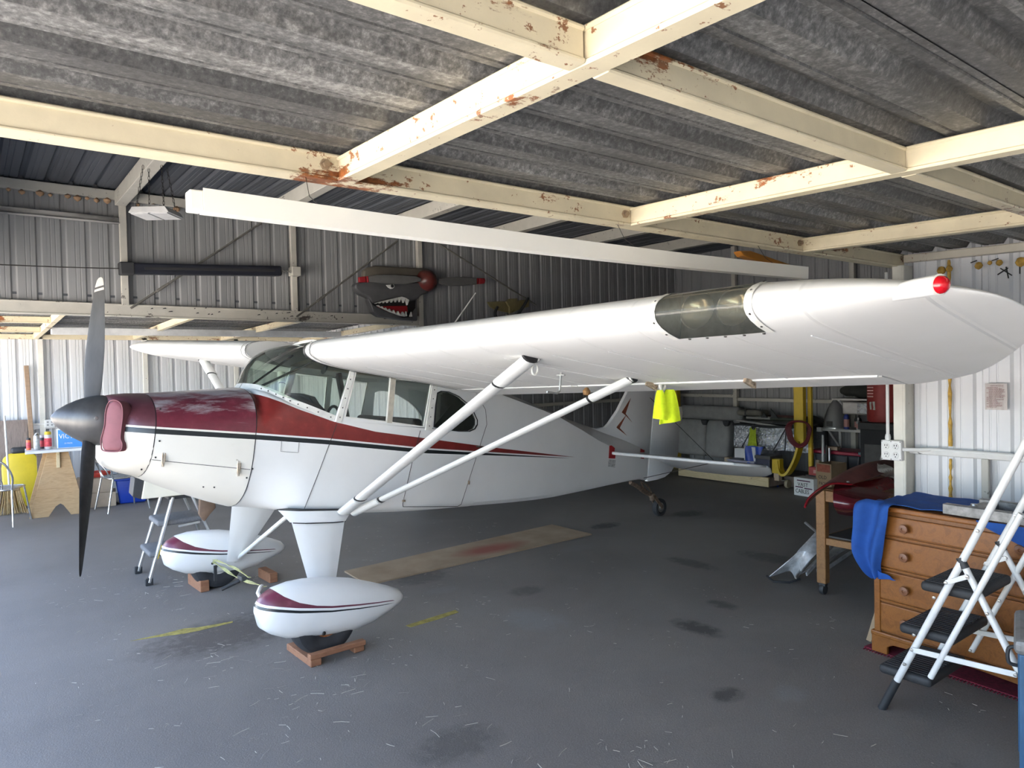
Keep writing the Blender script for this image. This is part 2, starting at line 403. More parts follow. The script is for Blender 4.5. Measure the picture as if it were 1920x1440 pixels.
for x0, x1 in ((DOOR_X + .01, -.43), (-.37, .97), (1.03, 2.335), (2.397, 3.73), (3.79, XB - .02)):
    mb = MB(); z = 2.339 - .027 * (YH - 1.03); chan(mb, (x0, 1.03, z), (x1, 1.03, z), .075, .05); trim(mb, CREAM)
for x0, x1 in ((DOOR_X + .01, -.43), (-.37, .97), (1.03, 2.335), (2.397, 3.73), (3.79, XB - .02)):
    mb = MB(); z = 2.339 - .027 * (YH + .35); chan(mb, (x0, -.35, z), (x1, -.35, z), .075, .05); trim(mb, CREAM)
mb = MB(); chan(mb, (DOOR_X, YFH - .02, 2.335), (XF, YFH - .02, 2.30), .125, .09, .015); trim(mb, GREYBEAM)
for x in (.79, 2.03, 3.30):                                   # far bay purlins
    mb = MB(); chan(mb, (x, YFH + .05, 2.365), (x, YF - .03, 2.365 - .022 * (YF - YFH)), .08, .06); trim(mb, CREAM)
for yy in (9.35, 10.7):
    mb = MB(); z = 2.365 - .022 * (yy - YFH); chan(mb, (DOOR_X, yy, z), (.76, yy, z), .07, .05); trim(mb, CREAM)
mb = MB(); mb.box(.84, XF - .08, 10.2, 10.34, 2.265, 2.335); mb.box(.84, XF - .08, 10.19, 10.21, 2.255, 2.345); trim(mb, M('pale_duct', (.66, .67, .67), .5))
mb = MB(); mb.bar((DOOR_X, YF - .05, zf(YF) - .05), (XF - .02, YF - .05, zf(YF) - .06), .05, .07); trim(mb, CREAM)
mb = MB(); mb.bar((XF - .05, YFH + .04, 2.37), (XF - .05, YF - .04, 2.28), .05, .07); trim(mb, CREAM)
for x in (.84, 2.165, 3.506):                                 # posts of the far wall
    mb = MB(); mb.box(x - .035, x + .035, YF - .075, YF - .03, 0, zf(YF) - .06); trim(mb, rusty('pale_cream_steel', (.78, .76, .69), .5, .66))
mb = MB(); mb.bar((DOOR_X, YF - .05, 1.05), (XF - .02, YF - .05, 1.05), .04, .06); trim(mb, WALLW)
for x in (1.28, 3.0):                                         # posts of the upper partition
    mb = MB(); mb.box(x - .032, x + .032, YFH - .075, YFH - .02, 2.43, 3.46); trim(mb, GREYBEAM)
mb = MB(); mb.box(XF - .03, XF + .035, YFH - .085, YFH - .02, 0, 3.5); trim(mb, GREYBEAM)
mb = MB(); mb.box(DOOR_X, XBACK - .03, YFH - .07, YFH - .015, 3.47, 3.56); trim(mb, GREYBEAM)
for x in (-.12, 1.26, 2.68, 4.10, 5.5, 6.9, 8.3):                  # roof rafters of the high bay
    mb = MB(); mb.box(x - .05, x + .05, YH + .08, YFH - .08, 3.41, 3.55); trim(mb, GREYBEAM)
mb = MB(); mb.box(DOOR_X, 1.25, YFH - .06, YFH - .02, 3.24, 3.30); mb.box(DOOR_X, 1.25, YFH - .09, YFH - .02, 3.235, 3.245); peel = trim(mb, M('peeling_black', (.36, .35, .33), .6, 0, .3, 5, dark=(.05, .05, .05), stretch=(.35, 1, 1)))
for z0, x0, x1 in ((2.27, XF + .04, XBACK - .05), (1.19, XF + .04, XBACK - .05)):
    mb = MB(); mb.bar((x0, YFH - .045, z0), (x1, YFH - .045, z0), .04, .05); trim(mb, GREYBEAM)
for y0, y1, z0 in ((6.82, 7.97, 1.215), (2.25, 6.76, 1.165), (2.25, 7.97, 2.3)):
    mb = MB(); mb.bar((XBACK - .06, y0, z0), (XBACK - .06, y1, z0), .04, .05); trim(mb, GREYBEAM)
for y in (6.79, 4.9, 3.2):
    mb = MB(); mb.box(XBACK - .1, XBACK - .03, y - .035, y + .035, 0, 3.6); trim(mb, GREYBEAM)
# corner post and top angle of the near bay end wall
mb = MB(); mb.box(XB - .115, XB + .02, YH - .075, YH, 0, 2.345); mb.box(XB - .122, XB - .105, YH - .080, YH - .062, 0, 2.34)
trim(mb, rusty('post_white', (.72, .70, .62), .5, .72, rust=(.28, .2, .1)))
mb = MB(); mb.bar((XB - .035, YH - .05, zn(YH) - .035), (XB - .035, YN, zn(YN) - .035), .05, .05); trim(mb, rusty('angle_white', (.66, .61, .50), .5, .60))
mb = MB(); mb.bar((XB - .04, YH - .05, 1.125), (XB - .04, YN, 1.12), .035, .035); trim(mb, rusty('girt_white', (.66, .66, .64), .5, .66, rust=(.06, .06, .06)))
mb = MB(); mb.box(XB - .065, XB - .032, 1.665, 1.705, 0, 1.11); trim(mb, rusty('girt_post', (.5, .49, .44), .6, .56, rust=(.1, .09, .08)))
# spray foam: a vertical bead and blobs under the roof of the end wall
def bead(parent, pts, r0, mat=FOAM, nn=8):
    rr = random.Random(3); mb = MB(); P = catmull(pts, 10)
    mb.tube(P, [r0 * rr.uniform(.55, 1.45) for _ in P], nn); return mb.build('foam_bead', mat, parent, 60)
wr = bpy.data.objects['wall_right']
bead(wr, [(XB - .03, 1.888, 2.35), (XB - .032, 1.886, 2.0), (XB - .03, 1.889, 1.6), (XB - .03, 1.888, 1.17)], .010)
bead(wr, [(XB - .03, 1.888, 1.09), (XB - .03, 1.89, .9), (XB - .03, 1.888, .6)], .009)
for y, r in ((1.93, .028), (1.885, .022), (1.72, .024), (1.61, .02), (1.5, .03), (1.66, .014)):
    mb = MB(); mb.lathe([(0, -r), (r * .7, -r * .6), (r, 0), (r * .6, r * .8), (0, r)], 8, T(XB - .035, y, 2.335 - .02 - r)); mb.build('foam_blob', FOAM, wr, 60)
wu = bpy.data.objects['wall_upper_far']
RF = M('rust_foam', (.36, .22, .12), .7, 0, .4, 20)
for i, x in enumerate((.36, .46, .60, .68, .82, .90, .98, 1.06, 1.15, 1.42, 1.56, 1.78)):
    mb = MB(); r = .02 + .008 * (i % 3); mb.lathe([(0, -r), (r * .8, -r * .5), (r, .1 * r), (0, r)], 8, T(x, YFH - .06, 3.455 - (i % 2) * .008)); mb.build('foam_blob', RF, wu, 60)

# paint marks and stains lying on the floor
YPAINT = M('yellow_floor_paint', (.36, .29, .07), .8, 0, .4, 25)
for pts in ([(2.31, 4.25), (2.32, 4.20), (2.55, 4.21), (2.73, 4.235), (2.735, 4.29), (2.5, 4.27)],
            [(.80, 5.19), (.95, 5.15), (1.1, 5.10), (1.2, 5.09), (1.42, 5.10), (1.43, 5.125), (1.2, 5.16), (1.13, 5.20), (1.0, 5.185)]):
    MB().prism(pts, 0, .0016, lambda u, v_, t: (u, v_, t)).build('paint_mark', YPAINT, floor)

SCF = M('black_paint_scuff', (.02, .02, .022), .6)
for y, z, sg in ((1.585, 2.235, ((-.03, -.02), (.03, .03))), (1.585, 2.235, ((.0, .035), (-.012, -.035))), (1.60, 2.24, ((-.025, .022), (.03, -.012))), (1.515, 2.25, ((.0, .03), (.0, -.03))), (1.76, 2.325, ((-.02, .004), (.015, -.006))), (1.64, 2.32, ((-.015, .006), (.02, -.004)))):
    (a0, b0), (a1, b1) = sg; mb = MB(); mb.bar((XB - .004, y + a0, z + b0), (XB - .004, y + a1, z + b1), .006, .006); mb.build('paint_scuff', SCF, wr)
rb_ = random.Random(8); fb = bpy.data.objects['wall_upper_far']
for i in range(26):
    x = rb_.uniform(1.3, 4.5); z = 2.452 - .0095 * x * 0 + rb_.uniform(-.06, .008); w_ = rb_.uniform(.012, .05)
    mb = MB(); mb.prism([(0, 0), (w_, .004), (w_ * .8, .014), (w_ * .3, .010)], 0, .003, lambda u, v_, t: (x + u, YFH - .067 - t, z - .03 + v_)); mb.build('paint_chip', SCF, fb)

# ================================================================== the aeroplane
# body frame: origin on the thrust line at the propeller, x aft, y to starboard (away from the camera), z up
XG, ZG = 1.1943, -1.3186
plane = thing('light_airplane', 'white high-wing taildragger aeroplane with maroon nose and black stripe', 'airplane',
              (1.6127, 5.1267, 0), rot=(0, math.radians(7.5), math.radians(3.7)))
OFF = (-XG, 0, -ZG)
def part(mb, name, mat, parent=None, smooth=35, bev=0, label=None, thick=0):
    o = mb.build(name, mat, parent or plane, smooth, bev, 2, thick, OFF if parent is None else (0, 0, 0))
    if label: o['label'] = label
    return o

# --- paint: white with a maroon flash and a black pinstripe, laid out along the body
def zcurve(n, l, x, tab, x0, x1):
    """height as a function of body x, through a ramp; returns z"""
    st = [((a - x0) / (x1 - x0), (z + 1.5) / 3.0) for a, z in tab]
    f = math_(n, l, 'DIVIDE', math_(n, l, 'SUBTRACT', x, x0), x1 - x0)
    return math_(n, l, 'SUBTRACT', math_(n, l, 'MULTIPLY', ramp(n, l, f, st), 3.0), 1.5)
def scheme(name, up, lo, gap, blk, x0, x1, maroon, white, worn=0.0, rough=.3):
    m, n, l, b = nt(name)
    tc = n.new('ShaderNodeTexCoord'); sp = n.new('ShaderNodeSeparateXYZ'); l.new(tc.outputs['Object'], sp.inputs[0])
    x, z = sp.outputs[0], sp.outputs[2]
    zu = zcurve(n, l, x, up, x0, x1); zl = zcurve(n, l, x, lo, x0, x1); zk = zcurve(n, l, x, blk, x0, x1)
    red = math_(n, l, 'MULTIPLY', math_(n, l, 'LESS_THAN', z, zu), math_(n, l, 'GREATER_THAN', z, zl))
    zt = math_(n, l, 'SUBTRACT', zl, gap)
    bl = math_(n, l, 'MULTIPLY', math_(n, l, 'LESS_THAN', z, zt), math_(n, l, 'GREATER_THAN', z, math_(n, l, 'SUBTRACT', zt, zk)))
    v = coords(n, l); f = noise(n, l, 2.2, 6, .6, v); g = noise(n, l, 14, 5, .65, v)
    w_ = ramp(n, l, f, [(.3, tuple(c * .93 for c in white)), (.7, white)])
    w_ = mixc(n, l, ramp(n, l, g, [(.68, 0.0), (.9, .35)]), w_, (.55, .50, .42))
    r_ = ramp(n, l, g, [(.25, tuple(c * .75 for c in maroon)), (.6, maroon), (.85, tuple(min(1, c * 1.5 + .02) for c in maroon))])
    if worn:
        vs = coords(n, l, (.55, 1.2, 3.2)); h = noise(n, l, 3.0, 9, .68, vs, .4)
        # rubbed-through patches concentrate high on the cowl
        lim = math_(n, l, 'MULTIPLY', math_(n, l, 'SUBTRACT', z, .02), worn)
        r_ = mixc(n, l, ramp(n, l, math_(n, l, 'ADD', h, lim), [(.62, 0.0), (.74, .85)]), r_, (.46, .42, .42))
    c = mixc(n, l, red, w_, r_); c = mixc(n, l, bl, c, (.012, .016, .018))
    l.new(c, b.inputs['Base Color']); b.inputs['Roughness'].default_value = rough
    b.inputs['Coat Weight'].default_value = .25; b.inputs['Coat Roughness'].default_value = .25
    MATS[name] = m; return m
WHITE = (.84, .84, .82); CREAMW = (.80, .775, .70)
stripe_lo = [(0, -.006), (.85, -.008), (1.34, -.016), (2.19, -.050), (3.0, -.062), (4.11, -.0765), (5.6, -.09)]
stripe_bk = [(0, .030), (.85, .030), (1.4, .030), (2.2, .028), (3.0, .014), (3.9, .004), (4.05, 0), (5.6, 0)]
COWL = scheme('cowl_paint', [(0, 1.0), (5.6, 1.0)], stripe_lo, .012, stripe_bk, 0, 5.6, (.17, .028, .045), CREAMW, 1.15, .34)
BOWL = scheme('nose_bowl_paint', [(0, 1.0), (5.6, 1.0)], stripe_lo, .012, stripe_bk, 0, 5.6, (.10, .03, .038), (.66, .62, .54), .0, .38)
FUSE = scheme('fuselage_paint', [(0, .28), (.8, .262), (.86, .258), (1.13, .165), (1.39, .098), (1.71, .050), (2.94, -.022), (4.11, -.076), (5.6, -.2)], stripe_lo, .012, stripe_bk, 0, 5.6, (.22, .025, .022), WHITE, .0, .33)
FABRIC = M('white_doped_fabric', WHITE, .36, 0, .05, 1.6)
DIRTYW = M('white_dirty_paint', (.72, .71, .66), .42, 0, .16, 7)
TRIMW = M('white_trim_paint', (.74, .73, .68), .42, 0, .12, 16)
BLK = M('black_seal', (.015, .015, .016), .55); RUB = M('tyre_rubber', (.028, .028, .030), .75, 0, .25, 20)
STEEL = M('bare_steel', (.42, .41, .39), .35, .85, .2, 20)
DARKIN = M('dark_interior', (.022, .022, .024), .7); TAN = M('tan_headliner', (.44, .40, .32), .85, 0, .12, 6)
SCREW = M('dark_screw', (.06, .055, .05), .5, .6)

def superell(hw, zt, zb, e, n, zc=None):
    zc = (zt + zb) / 2 if zc is None else zc; out = []
    for i in range(n + 1):
        a = PI * i / n; s, c = math.sin(a), math.cos(a)
        hh = zt - zc if c >= 0 else zc - zb
        out.append((hw * abs(s) ** (2 / e), zc + hh * math.copysign(abs(c) ** (2 / e), c)))
    return out
def ringpts(x, half):
    """half section [(y, z)] top to bottom -> closed ring"""
    L = [(x, -y, z) for y, z in half] + [(x, y, z) for y, z in reversed(half[1:-1])]
    return [Vector(p) for p in L]
# nose bowl
mb = MB(); rg = []
for x, hw, zt, zb, e in ((.062, .175, .15, -.20, 2), (.068, .235, .158, -.245, 2.1), (.085, .30, .163, -.275, 2.25), (.12, .362, .171, -.298, 2.4), (.17, .40, .180, -.318, 2.45), (.262, .432, .189, -.340, 2.5)):
    rg.append(ringpts(x, superell(hw, zt, zb, e, 16, -.06)))
mb.rings(rg, True); bowl = part(mb, 'nose_bowl', BOWL)
for s in (-1, 1):                                                  # dark inlet mouths
    mb = MB(); mb.lathe([(0, .02), (.075, .018), (.085, 0)], 20, T(.075, s * .255, -.03) @ RY(-PI / 2) @ Matrix.Diagonal((1.35, .95, 1, 1))); part(mb, 'air_inlet', BLK)
# cowling
ctab = [(.262, .432, .189, -.340, 2.5), (.42, .448, .214, -.400, 2.5), (.58, .462, .238, -.455, 2.55), (.72, .474, .262, -.498, 2.6), (.848, .482, .283, -.530, 2.7)]
mb = MB(); mb.rings([ringpts(x, superell(h, t, b_, e, 20, -.05)) for x, h, t, b_, e in ctab], False); cowl = part(mb, 'cowling', COWL)
def surf_y(x, z):
    """half width of the cowl skin at x, z"""
    for a, c in zip(ctab, ctab[1:]):
        if x <= c[0]:
            k = (x - a[0]) / (c[0] - a[0]); h, t, b_, e = [a[i] + (c[i] - a[i]) * k for i in (1, 2, 3, 4)]; break
    q = abs((z + .05) / ((t + .05) if z > -.05 else (b_ + .05)))
    return h * max(0, 1 - q ** e) ** (1 / e)
for x in (.262, .848):                                             # panel seams as narrow black gaps
    row = ctab[0] if x < .5 else ctab[-1]
    mb = MB(); mb.rings([ringpts(xx, superell(row[1] + .0015, row[2] + .0015, row[3] - .0015, row[4], 20, -.05)) for xx in (x - .0025, x + .0025)], False); part(mb, 'panel_seam', BLK)
mb = MB(); mb.tube([(x, -surf_y(x, z) - .0005, z) for x, z in ((.27, -.205), (.4, -.215), (.55, -.225), (.7, -.235), (.84, -.245))], .0018, 5); part(mb, 'panel_seam', BLK)
LATM = M('worn_latch', (.46, .36, .26), .4, .5, .5, 60)
for x, z in ((.325, -.19), (.765, -.235)):                         # spring latches on the cowl side
    mb = MB(); y = -surf_y(x, z) - .004
    mb.box(x - .010, x + .010, y - .004, y + .004, z - .055, z + .045); mb.box(x - .022, x + .022, y - .004, y + .003, z + .045, z + .056)
    la = part(mb, 'latch', M('latch_plate', (.62, .57, .48), .5, 0, .35, 50), None, None, .002)
    mb = MB(); mb.tube([(x - .007, y - .007, z + .03), (x - .007, y - .010, z - .02), (x, y - .012, z - .05), (x + .007, y - .010, z - .02), (x + .007, y - .007, z + .03)], .0028, 6)
    part(mb, 'latch_wire', LATM, la)
for x, z in ((.29, -.09), (.285, -.19), (.235, -.27), (.83, -.30), (.855, -.24), (.29, .10), (.60, -.37), (.66, -.37)):
    mb = MB(); xx = max(.27, min(.84, x)); y = -surf_y(xx, z); mb.lathe([(0, .004), (.005, .003), (.006, 0)], 8, T(x, y, z) @ RX(PI / 2)); part(mb, 'screw', SCREW)

# spinner and propeller
SPIN = M('dull_spinner_metal', (.13, .125, .12), .40, .6, .3, 6, stretch=(1, 1, .4))
mb = MB(); prof = [(.0, -.212), (.018, -.205), (.048, -.182), (.085, -.135), (.115, -.085), (.138, -.035), (.152, .015), (.157, .055), (.155, .064), (.0, .064)]
mb.lathe(prof, 40, RY(PI / 2)); spin = part(mb, 'spinner', SPIN, None, 40)
mb = MB(); mb.lathe([(0, .004), (.010, .003), (.011, 0)], 12, T(.0, -.150, .015) @ RX(PI / 2)); part(mb, 'screw', STEEL)
m, n, l, b = nt('propeller_metal'); tc = n.new('ShaderNodeTexCoord'); sp = n.new('ShaderNodeSeparateXYZ'); l.new(tc.outputs['Object'], sp.inputs[0])
z = sp.outputs[2]; st = math_(n, l, 'MULTIPLY', math_(n, l, 'GREATER_THAN', z, .845), math_(n, l, 'LESS_THAN', z, .862)); st = math_(n, l, 'ADD', st, math_(n, l, 'GREATER_THAN', z, .876))
f = noise(n, l, 12, 5, .6, coords(n, l, (1, 1, .3)))
l.new(mixc(n, l, st, ramp(n, l, f, [(.3, (.050, .050, .050)), (.7, (.080, .078, .076))]), (.45, .43, .40)), b.inputs['Base Color'])
b.inputs['Metallic'].default_value = .1; b.inputs['Roughness'].default_value = .55; b.inputs['Specular IOR Level'].default_value = .3; PROPM = m
PROPB = M('propeller_black', (.028, .028, .030), .62, .0, .4, 10); PROPB.node_tree.nodes['Principled BSDF'].inputs['Specular IOR Level'].default_value = .15
def blade_mesh():
    mb = MB(); rg = []
    tab = [(.10, .080, .050, 62), (.20, .105, .040, 56), (.32, .120, .030, 48), (.46, .130, .023, 41), (.60, .124, .018, 35), (.72, .112, .014, 30), (.82, .098, .011, 26), (.89, .080, .009, 23), (.925, .060, .007, 21), (.937, .025, .004, 21)]
    for r, c, t, a in tab:
        a = math.radians(a); pts = []
        for i in range(16):
            u = 2 * PI * i / 16; s = math.cos(u) * c / 2; h = math.sin(u) * t * (.5 if math.sin(u) > 0 else .18) * (1.15 - .3 * math.cos(u))
            # chord lies between the disc plane (y) and the axis (x)
            pts.append(Vector((s * math.sin(a) + h * math.cos(a), -s * math.cos(a) + h * math.sin(a), r)))
        rg.append(pts)
    mb.rings(rg, True); return mb
for k, mt in ((0, PROPM), (1, PROPB)):
    o = blade_mesh().build('propeller_blade', mt, plane, 50); o.location = OFF
    o.rotation_euler = (-.225 + PI * k, 0, 0)

# fuselage ---------------------------------------------------------------
HW = [(.85, .482), (1.1, .494), (1.4, .50), (2.0, .50), (2.3, .472), (2.76, .400), (3.07, .354), (3.85, .248), (4.65, .138), (5.2, .066), (5.47, .028)]
ZB = [(.85, -.530), (1.2, -.538), (1.67, -.552), (2.58, -.535), (3.66, -.492), (4.38, -.415), (5.17, -.318), (5.47, -.292)]
ZS = [(2.76, .470), (3.07, .420), (3.85, .286), (4.65, .062), (5.1, -.01), (5.47, -.03)]
ZT = [(2.76, .620), (3.3, .480), (4.16, .295), (4.48, .240), (4.9, .170), (5.47, .09)]
BASE = [(.895, 0, .290), (.915, .15, .286), (.955, .27, .272), (1.02, .375, .237), (1.10, .428, .200), (1.22, .464, .162), (1.385, .482, .112)]
def lowhalf(x, top):
    """side and belly from the top edge (y, z) to the keel"""
    hw = smoothtab(HW, x); zb = smoothtab(ZB, x); y0, z0 = top; out = [top]
    if y0 < hw - .004:
        for i in range(1, 7):
            a = i / 6 * PI / 2; out.append((y0 + (hw - y0) * math.sin(a), z0 + (.0 - z0) * (1 - math.cos(a)) if z0 > 0 else z0))
    else:
        for i in range(1, 7): out.append((hw, z0 + (0 - z0) * i / 6 if z0 > 0 else z0))
    c = .07
    out += [(hw, -.2), (hw, -.32), (hw, zb + c * 1.5), (hw - .004, zb + c), (hw - .012, zb + c * .7), (hw - .03, zb + .03), (hw - .055, zb + .014), (hw * .8, zb + .008), (hw * .6, zb + .004), (hw * .3, zb + .001), (0, zb)]
    return out
def openring(x, half): return [Vector((x, -y, z)) for y, z in reversed(half)][::-1] and ([Vector((x, -y, z)) for y, z in half] + [Vector((x, y, z)) for y, z in reversed(half[:-1])])
def skin(mb, secs):
    n_ = len(secs[0]); vs = [v_ for s in secs for v_ in s]
    mb.add(vs, [(i * n_ + k, i * n_ + k + 1, (i + 1) * n_ + k + 1, (i + 1) * n_ + k) for i in range(len(secs) - 1) for k in range(n_ - 1)])
bx = [(a, (y, z)) for a, y, z in BASE]
def basepoint(x):
    for (a, p), (b_, q) in zip(bx, bx[1:]):
        if x <= b_: k = max(0, (x - a) / (b_ - a)); return (p[0] + (q[0] - p[0]) * k, p[1] + (q[1] - p[1]) * k)
    return bx[-1][1]
def blend_half(x, top):
    box = lowhalf(x, top); k = min(1, max(0, (x - .85) / .42)); k = k * k * (3 - 2 * k)
    row = ctab[-1]; h, t_, b_, e = row[1], row[2], row[3], row[4]; out = []
    for i, (y, z) in enumerate(box):
        if z > -.1: out.append((y, z)); continue
        a = (z + .05) / (b_ + .05); a = min(1, max(0, a)); yc = h * max(0, 1 - a ** e) ** (1 / e)
        out.append((yc + (y - yc) * k if i < len(box) - 1 else 0, z))
    return out
mb = MB(); secs = []
for x in (.85, .875, .895, .905, .915, .935, .955, .985, 1.02, 1.06, 1.10, 1.16, 1.22, 1.30, 1.385):
    secs.append(openring(x, blend_half(x, (0, .285) if x <= .895 else basepoint(x))))
for x in (1.40, 1.6, 1.8, 2.0, 2.2, 2.4, 2.6, 2.76): secs.append(openring(x, lowhalf(x, (smoothtab(HW, x), .108 - .012 * (x - 1.4)))))
skin(mb, secs); fus = part(mb, 'fuselage', FUSE)
mb = MB(); secs = []
for x in (2.76, 2.9, 3.07, 3.3, 3.6, 3.85, 4.2, 4.5, 4.8, 5.1, 5.3, 5.47):
    hw = smoothtab(HW, x); zs = smoothtab(ZS, x); zt = smoothtab(ZT, x); zb = smoothtab(ZB, x)
    half = [(0, zt), (hw * .30, zt - (zt - zs) * .16), (hw * .6, zt - (zt - zs) * .44), (hw * .86, zs + (zt - zs) * .18), (hw, zs), (hw, zs * .5 - .06), (hw, -.12), (hw, zb + .10), (hw * .97, zb + .05), (hw * .86, zb + .015), (hw * .5, zb + .003), (0, zb)]
    secs.append(ringpts(x, half))
mb.rings(secs, True); part(mb, 'rear_fuselage', FUSE, None, 28)
# cabin sides: one panel per side with window openings
OUT = [(1.385, .095), (1.475, .505), (2.76, .505), (2.76, .075), (2.1, .085)]
W1 = [(1.452, .135), (1.507, .470), (1.797, .466), (1.797, .124)]
W2 = [(1.832, .123), (1.832, .465), (2.172, .460), (2.132, .106)]
W3 = [(2.236, .118), (2.236, .372), (2.28, .392), (2.36, .394), (2.47, .368), (2.57, .322), (2.65, .262), (2.70, .20), (2.704, .16), (2.68, .126), (2.62, .104), (2.5, .099), (2.35, .106)]
def side(s): return lambda u, v_, t: Vector((u, s * (smoothtab(HW, u) + .002 - t), v_))
GL = glass('cabin_plexiglass', (.92, .94, .92), .03, .04); GLW = glass('windshield_plexiglass', (.70, .79, .72), .03, .05)
for s in (-1, 1):
    fn = side(s)
    o = part(MB().prism(OUT, 0, .022, fn, [W1, W2, W3]), 'cabin_side', FUSE, None, 25)
    for wdw in (W1, W2, W3): part(MB().prism(wdw, .010, .014, fn), 'side_window', GL, None, None)
    for wdw in (W1[:], W2[:]):
        c = Vector((sum(p[0] for p in wdw) / 4, sum(p[1] for p in wdw) / 4))
        inn = [tuple(c + (Vector(p) - c) * .955) for p in wdw]
        part(MB().prism(wdw, -.004, .010, fn, [inn]), 'window_frame', TRIMW, None, None)
    part(MB().prism([(1.795, .12), (1.795, .47), (1.836, .47), (1.836, .12)], -.006, .016, fn), 'window_post', M('weathered_wood_post', (.50, .46, .38), .6, 0, .2, 20), None, None)
    ring = [tuple(Vector((2.46, .24)) + (Vector(p) - Vector((2.46, .24))) * 1.05) for p in W3]
    part(MB().prism(ring, -.004, .004, fn, [W3]), 'window_frame', BLK, None, None)
    # door pillar and front pillar straps with rivets
    for quad in ([(1.388, .100), (1.470, .505), (1.505, .505), (1.428, .100)], [(2.145, .085), (2.178, .505), (2.235, .505), (2.205, .085)]):
        pl = part(MB().prism(quad, -.008, .004, fn), 'pillar', TRIMW, None, None)
        for k in range(6):
            t = (k + .5) / 6; q = [(quad[0][i] + (quad[1][i] - quad[0][i]) * t + quad[3][i] + (quad[2][i] - quad[3][i]) * t) / 2 for i in (0, 1)]
            r = MB(); r.lathe([(0, .003), (.0042, .002), (.005, 0)], 7, T(q[0], s * (smoothtab(HW, q[0]) + .010), q[1]) @ RX(-s * PI / 2)); part(r, 'rivet', SCREW, pl)
# door outline as thin seams (port rear door, front door edge)
def seam(pts, r=.0022):
    mb = MB()
    P = []
    for a, b_ in zip(pts, pts[1:]):
        for k in range(8): P.append((a[0] + (b_[0] - a[0]) * k / 8, a[1] + (b_[1] - a[1]) * k / 8))
    P.append(pts[-1]); mb.tube([(x, -(smoothtab(HW, x) + .0006), z) for x, z in P], r, 5); part(mb, 'panel_seam', SCREW)
seam([(2.10, .08), (2.05, -.15), (1.995, -.47), (2.0, -.492), (2.56, -.505), (2.60, -.49), (2.74, -.09), (2.83, .17)])
seam([(2.83, .17), (2.80, .29), (2.62, .47)]); seam([(1.40, .085), (1.36, -.05), (1.30, -.25), (1.22, -.50)])
seam([(1.02, -.045), (1.02, -.12), (1.14, -.123), (1.14, -.05)], .0012)
for pts in ([(1.985, -.44), (2.01, -.44), (2.01, -.455), (1.985, -.455)], [(2.655, -.30), (2.672, -.30), (2.672, -.33), (2.655, -.33)]):
    part(MB().prism(pts, -.012, 0, side(-1)), 'door_hinge', LATM, None, None, .002)
mb = MB(); mb.tube([(2.70, -.436, -.02), (2.72, -.45, -.017), (2.80, -.43, -.03)], .006, 7); part(mb, 'door_handle', SCREW)
# cabin roof, floor, bulkheads
mb = MB()
def roof(u, v_):
    x = 1.36 + 1.42 * u; y = -.5 + v_; hw = smoothtab(HW, x) / .5
    return Vector((x, y * hw, .60 + (.69 - .07 * max(0, (x - 2.1) / .66) - .60) * (1 - (2 * y) ** 2) - .02 * max(0, (1.55 - x) / .2)))
mb.grid(roof, 10, 10); part(mb, 'cabin_roof', M('roof_skin', (.6, .6, .58), .5), None, 40, 0, None, -.02)
mb = MB()
def ceil_(u, v_):
    x = 1.45 + 1.31 * u; y = -.49 + .98 * v_; hw = smoothtab(HW, x) / .5; return Vector((x, y * hw, .515 + .05 * (1 - (2.04 * y) ** 2)))
mb.grid(ceil_, 6, 8); part(mb, 'headliner', TAN)
mb = MB(); mb.prism([(-.38, -.42), (-.38, .40), (-.2, .5), (.2, .5), (.38, .40), (.38, -.42)], 2.72, 2.745, lambda u, v_, t: Vector((t, u, v_))); part(mb, 'rear_bulkhead', TAN, None, None)
mb = MB(); mb.box(1.2, 2.4, -.38, .38, -.42, -.40); part(mb, 'cabin_floor', DARKIN, None, None)
# instrument panel hood, seats, yokes
mb = MB(); mb.prism([(-.45, -.1), (-.45, .10), (-.40, .19), (-.28, .265), (-.1, .285), (.1, .285), (.28, .265), (.40, .19), (.45, .10), (.45, -.1)], 1.28, 1.33, lambda u, v_, t: Vector((t, u, v_)))
part(mb, 'instrument_panel', DARKIN, None, None, .006)
mb = MB()
def hood(u, v_):
    p = Vector(BASE[0]); x = .91 + .42 * v_; half = .02 + .44 * min(1, (x - .89) / .22) ** .6; y = half * (2 * u - 1)
    return Vector((x, y, .283 - .10 * (abs(y) / .46) ** 2.2 - .012))
mb.grid(hood, 10, 6); part(mb, 'glareshield', DARKIN)
for y0 in (-.24, .24):
    mb = MB(); mb.box(1.72, 2.12, y0 - .20, y0 + .20, -.22, -.10); mb.box(2.06, 2.16, y0 - .20, y0 + .20, -.15, .17, T(0, 0, 0)); part(mb, 'seat', DARKIN, None, 40, .03)
    mb = MB(); mb.tube([(1.50, y0 + .095 * math.cos(a) , .125 + .085 * math.sin(a)) for a in [2 * PI * i / 24 for i in range(24)]], .011, 8, False, True)
    mb.tube([(1.33, y0, .10), (1.5, y0, .10)], .012, 8); mb.bar((1.5, y0 - .09, .10), (1.5, y0 + .09, .10), .02, .02); part(mb, 'control_yoke', BLK)
mb = MB(); mb.bar((1.98, .44, .12), (1.86, .44, .50), .06, .03); part(mb, 'cabin_tube', DARKIN, None, None)
mb = MB(); mb.tube([(.99, -.09, .30), (1.36, -.30, .56)], .008, 8); part(mb, 'windshield_brace', BLK)
mb = MB(); mb.tube([(.99, .09, .30), (1.36, .24, .58)], .008, 8); part(mb, 'windshield_brace', BLK)
mb = MB(); mb.lathe([(0, .02), (.02, .018), (.034, .01), (.036, 0), (0, -.002)], 12, T(1.42, -.20, .47) @ RY(-1.2)); part(mb, 'compass', BLK)
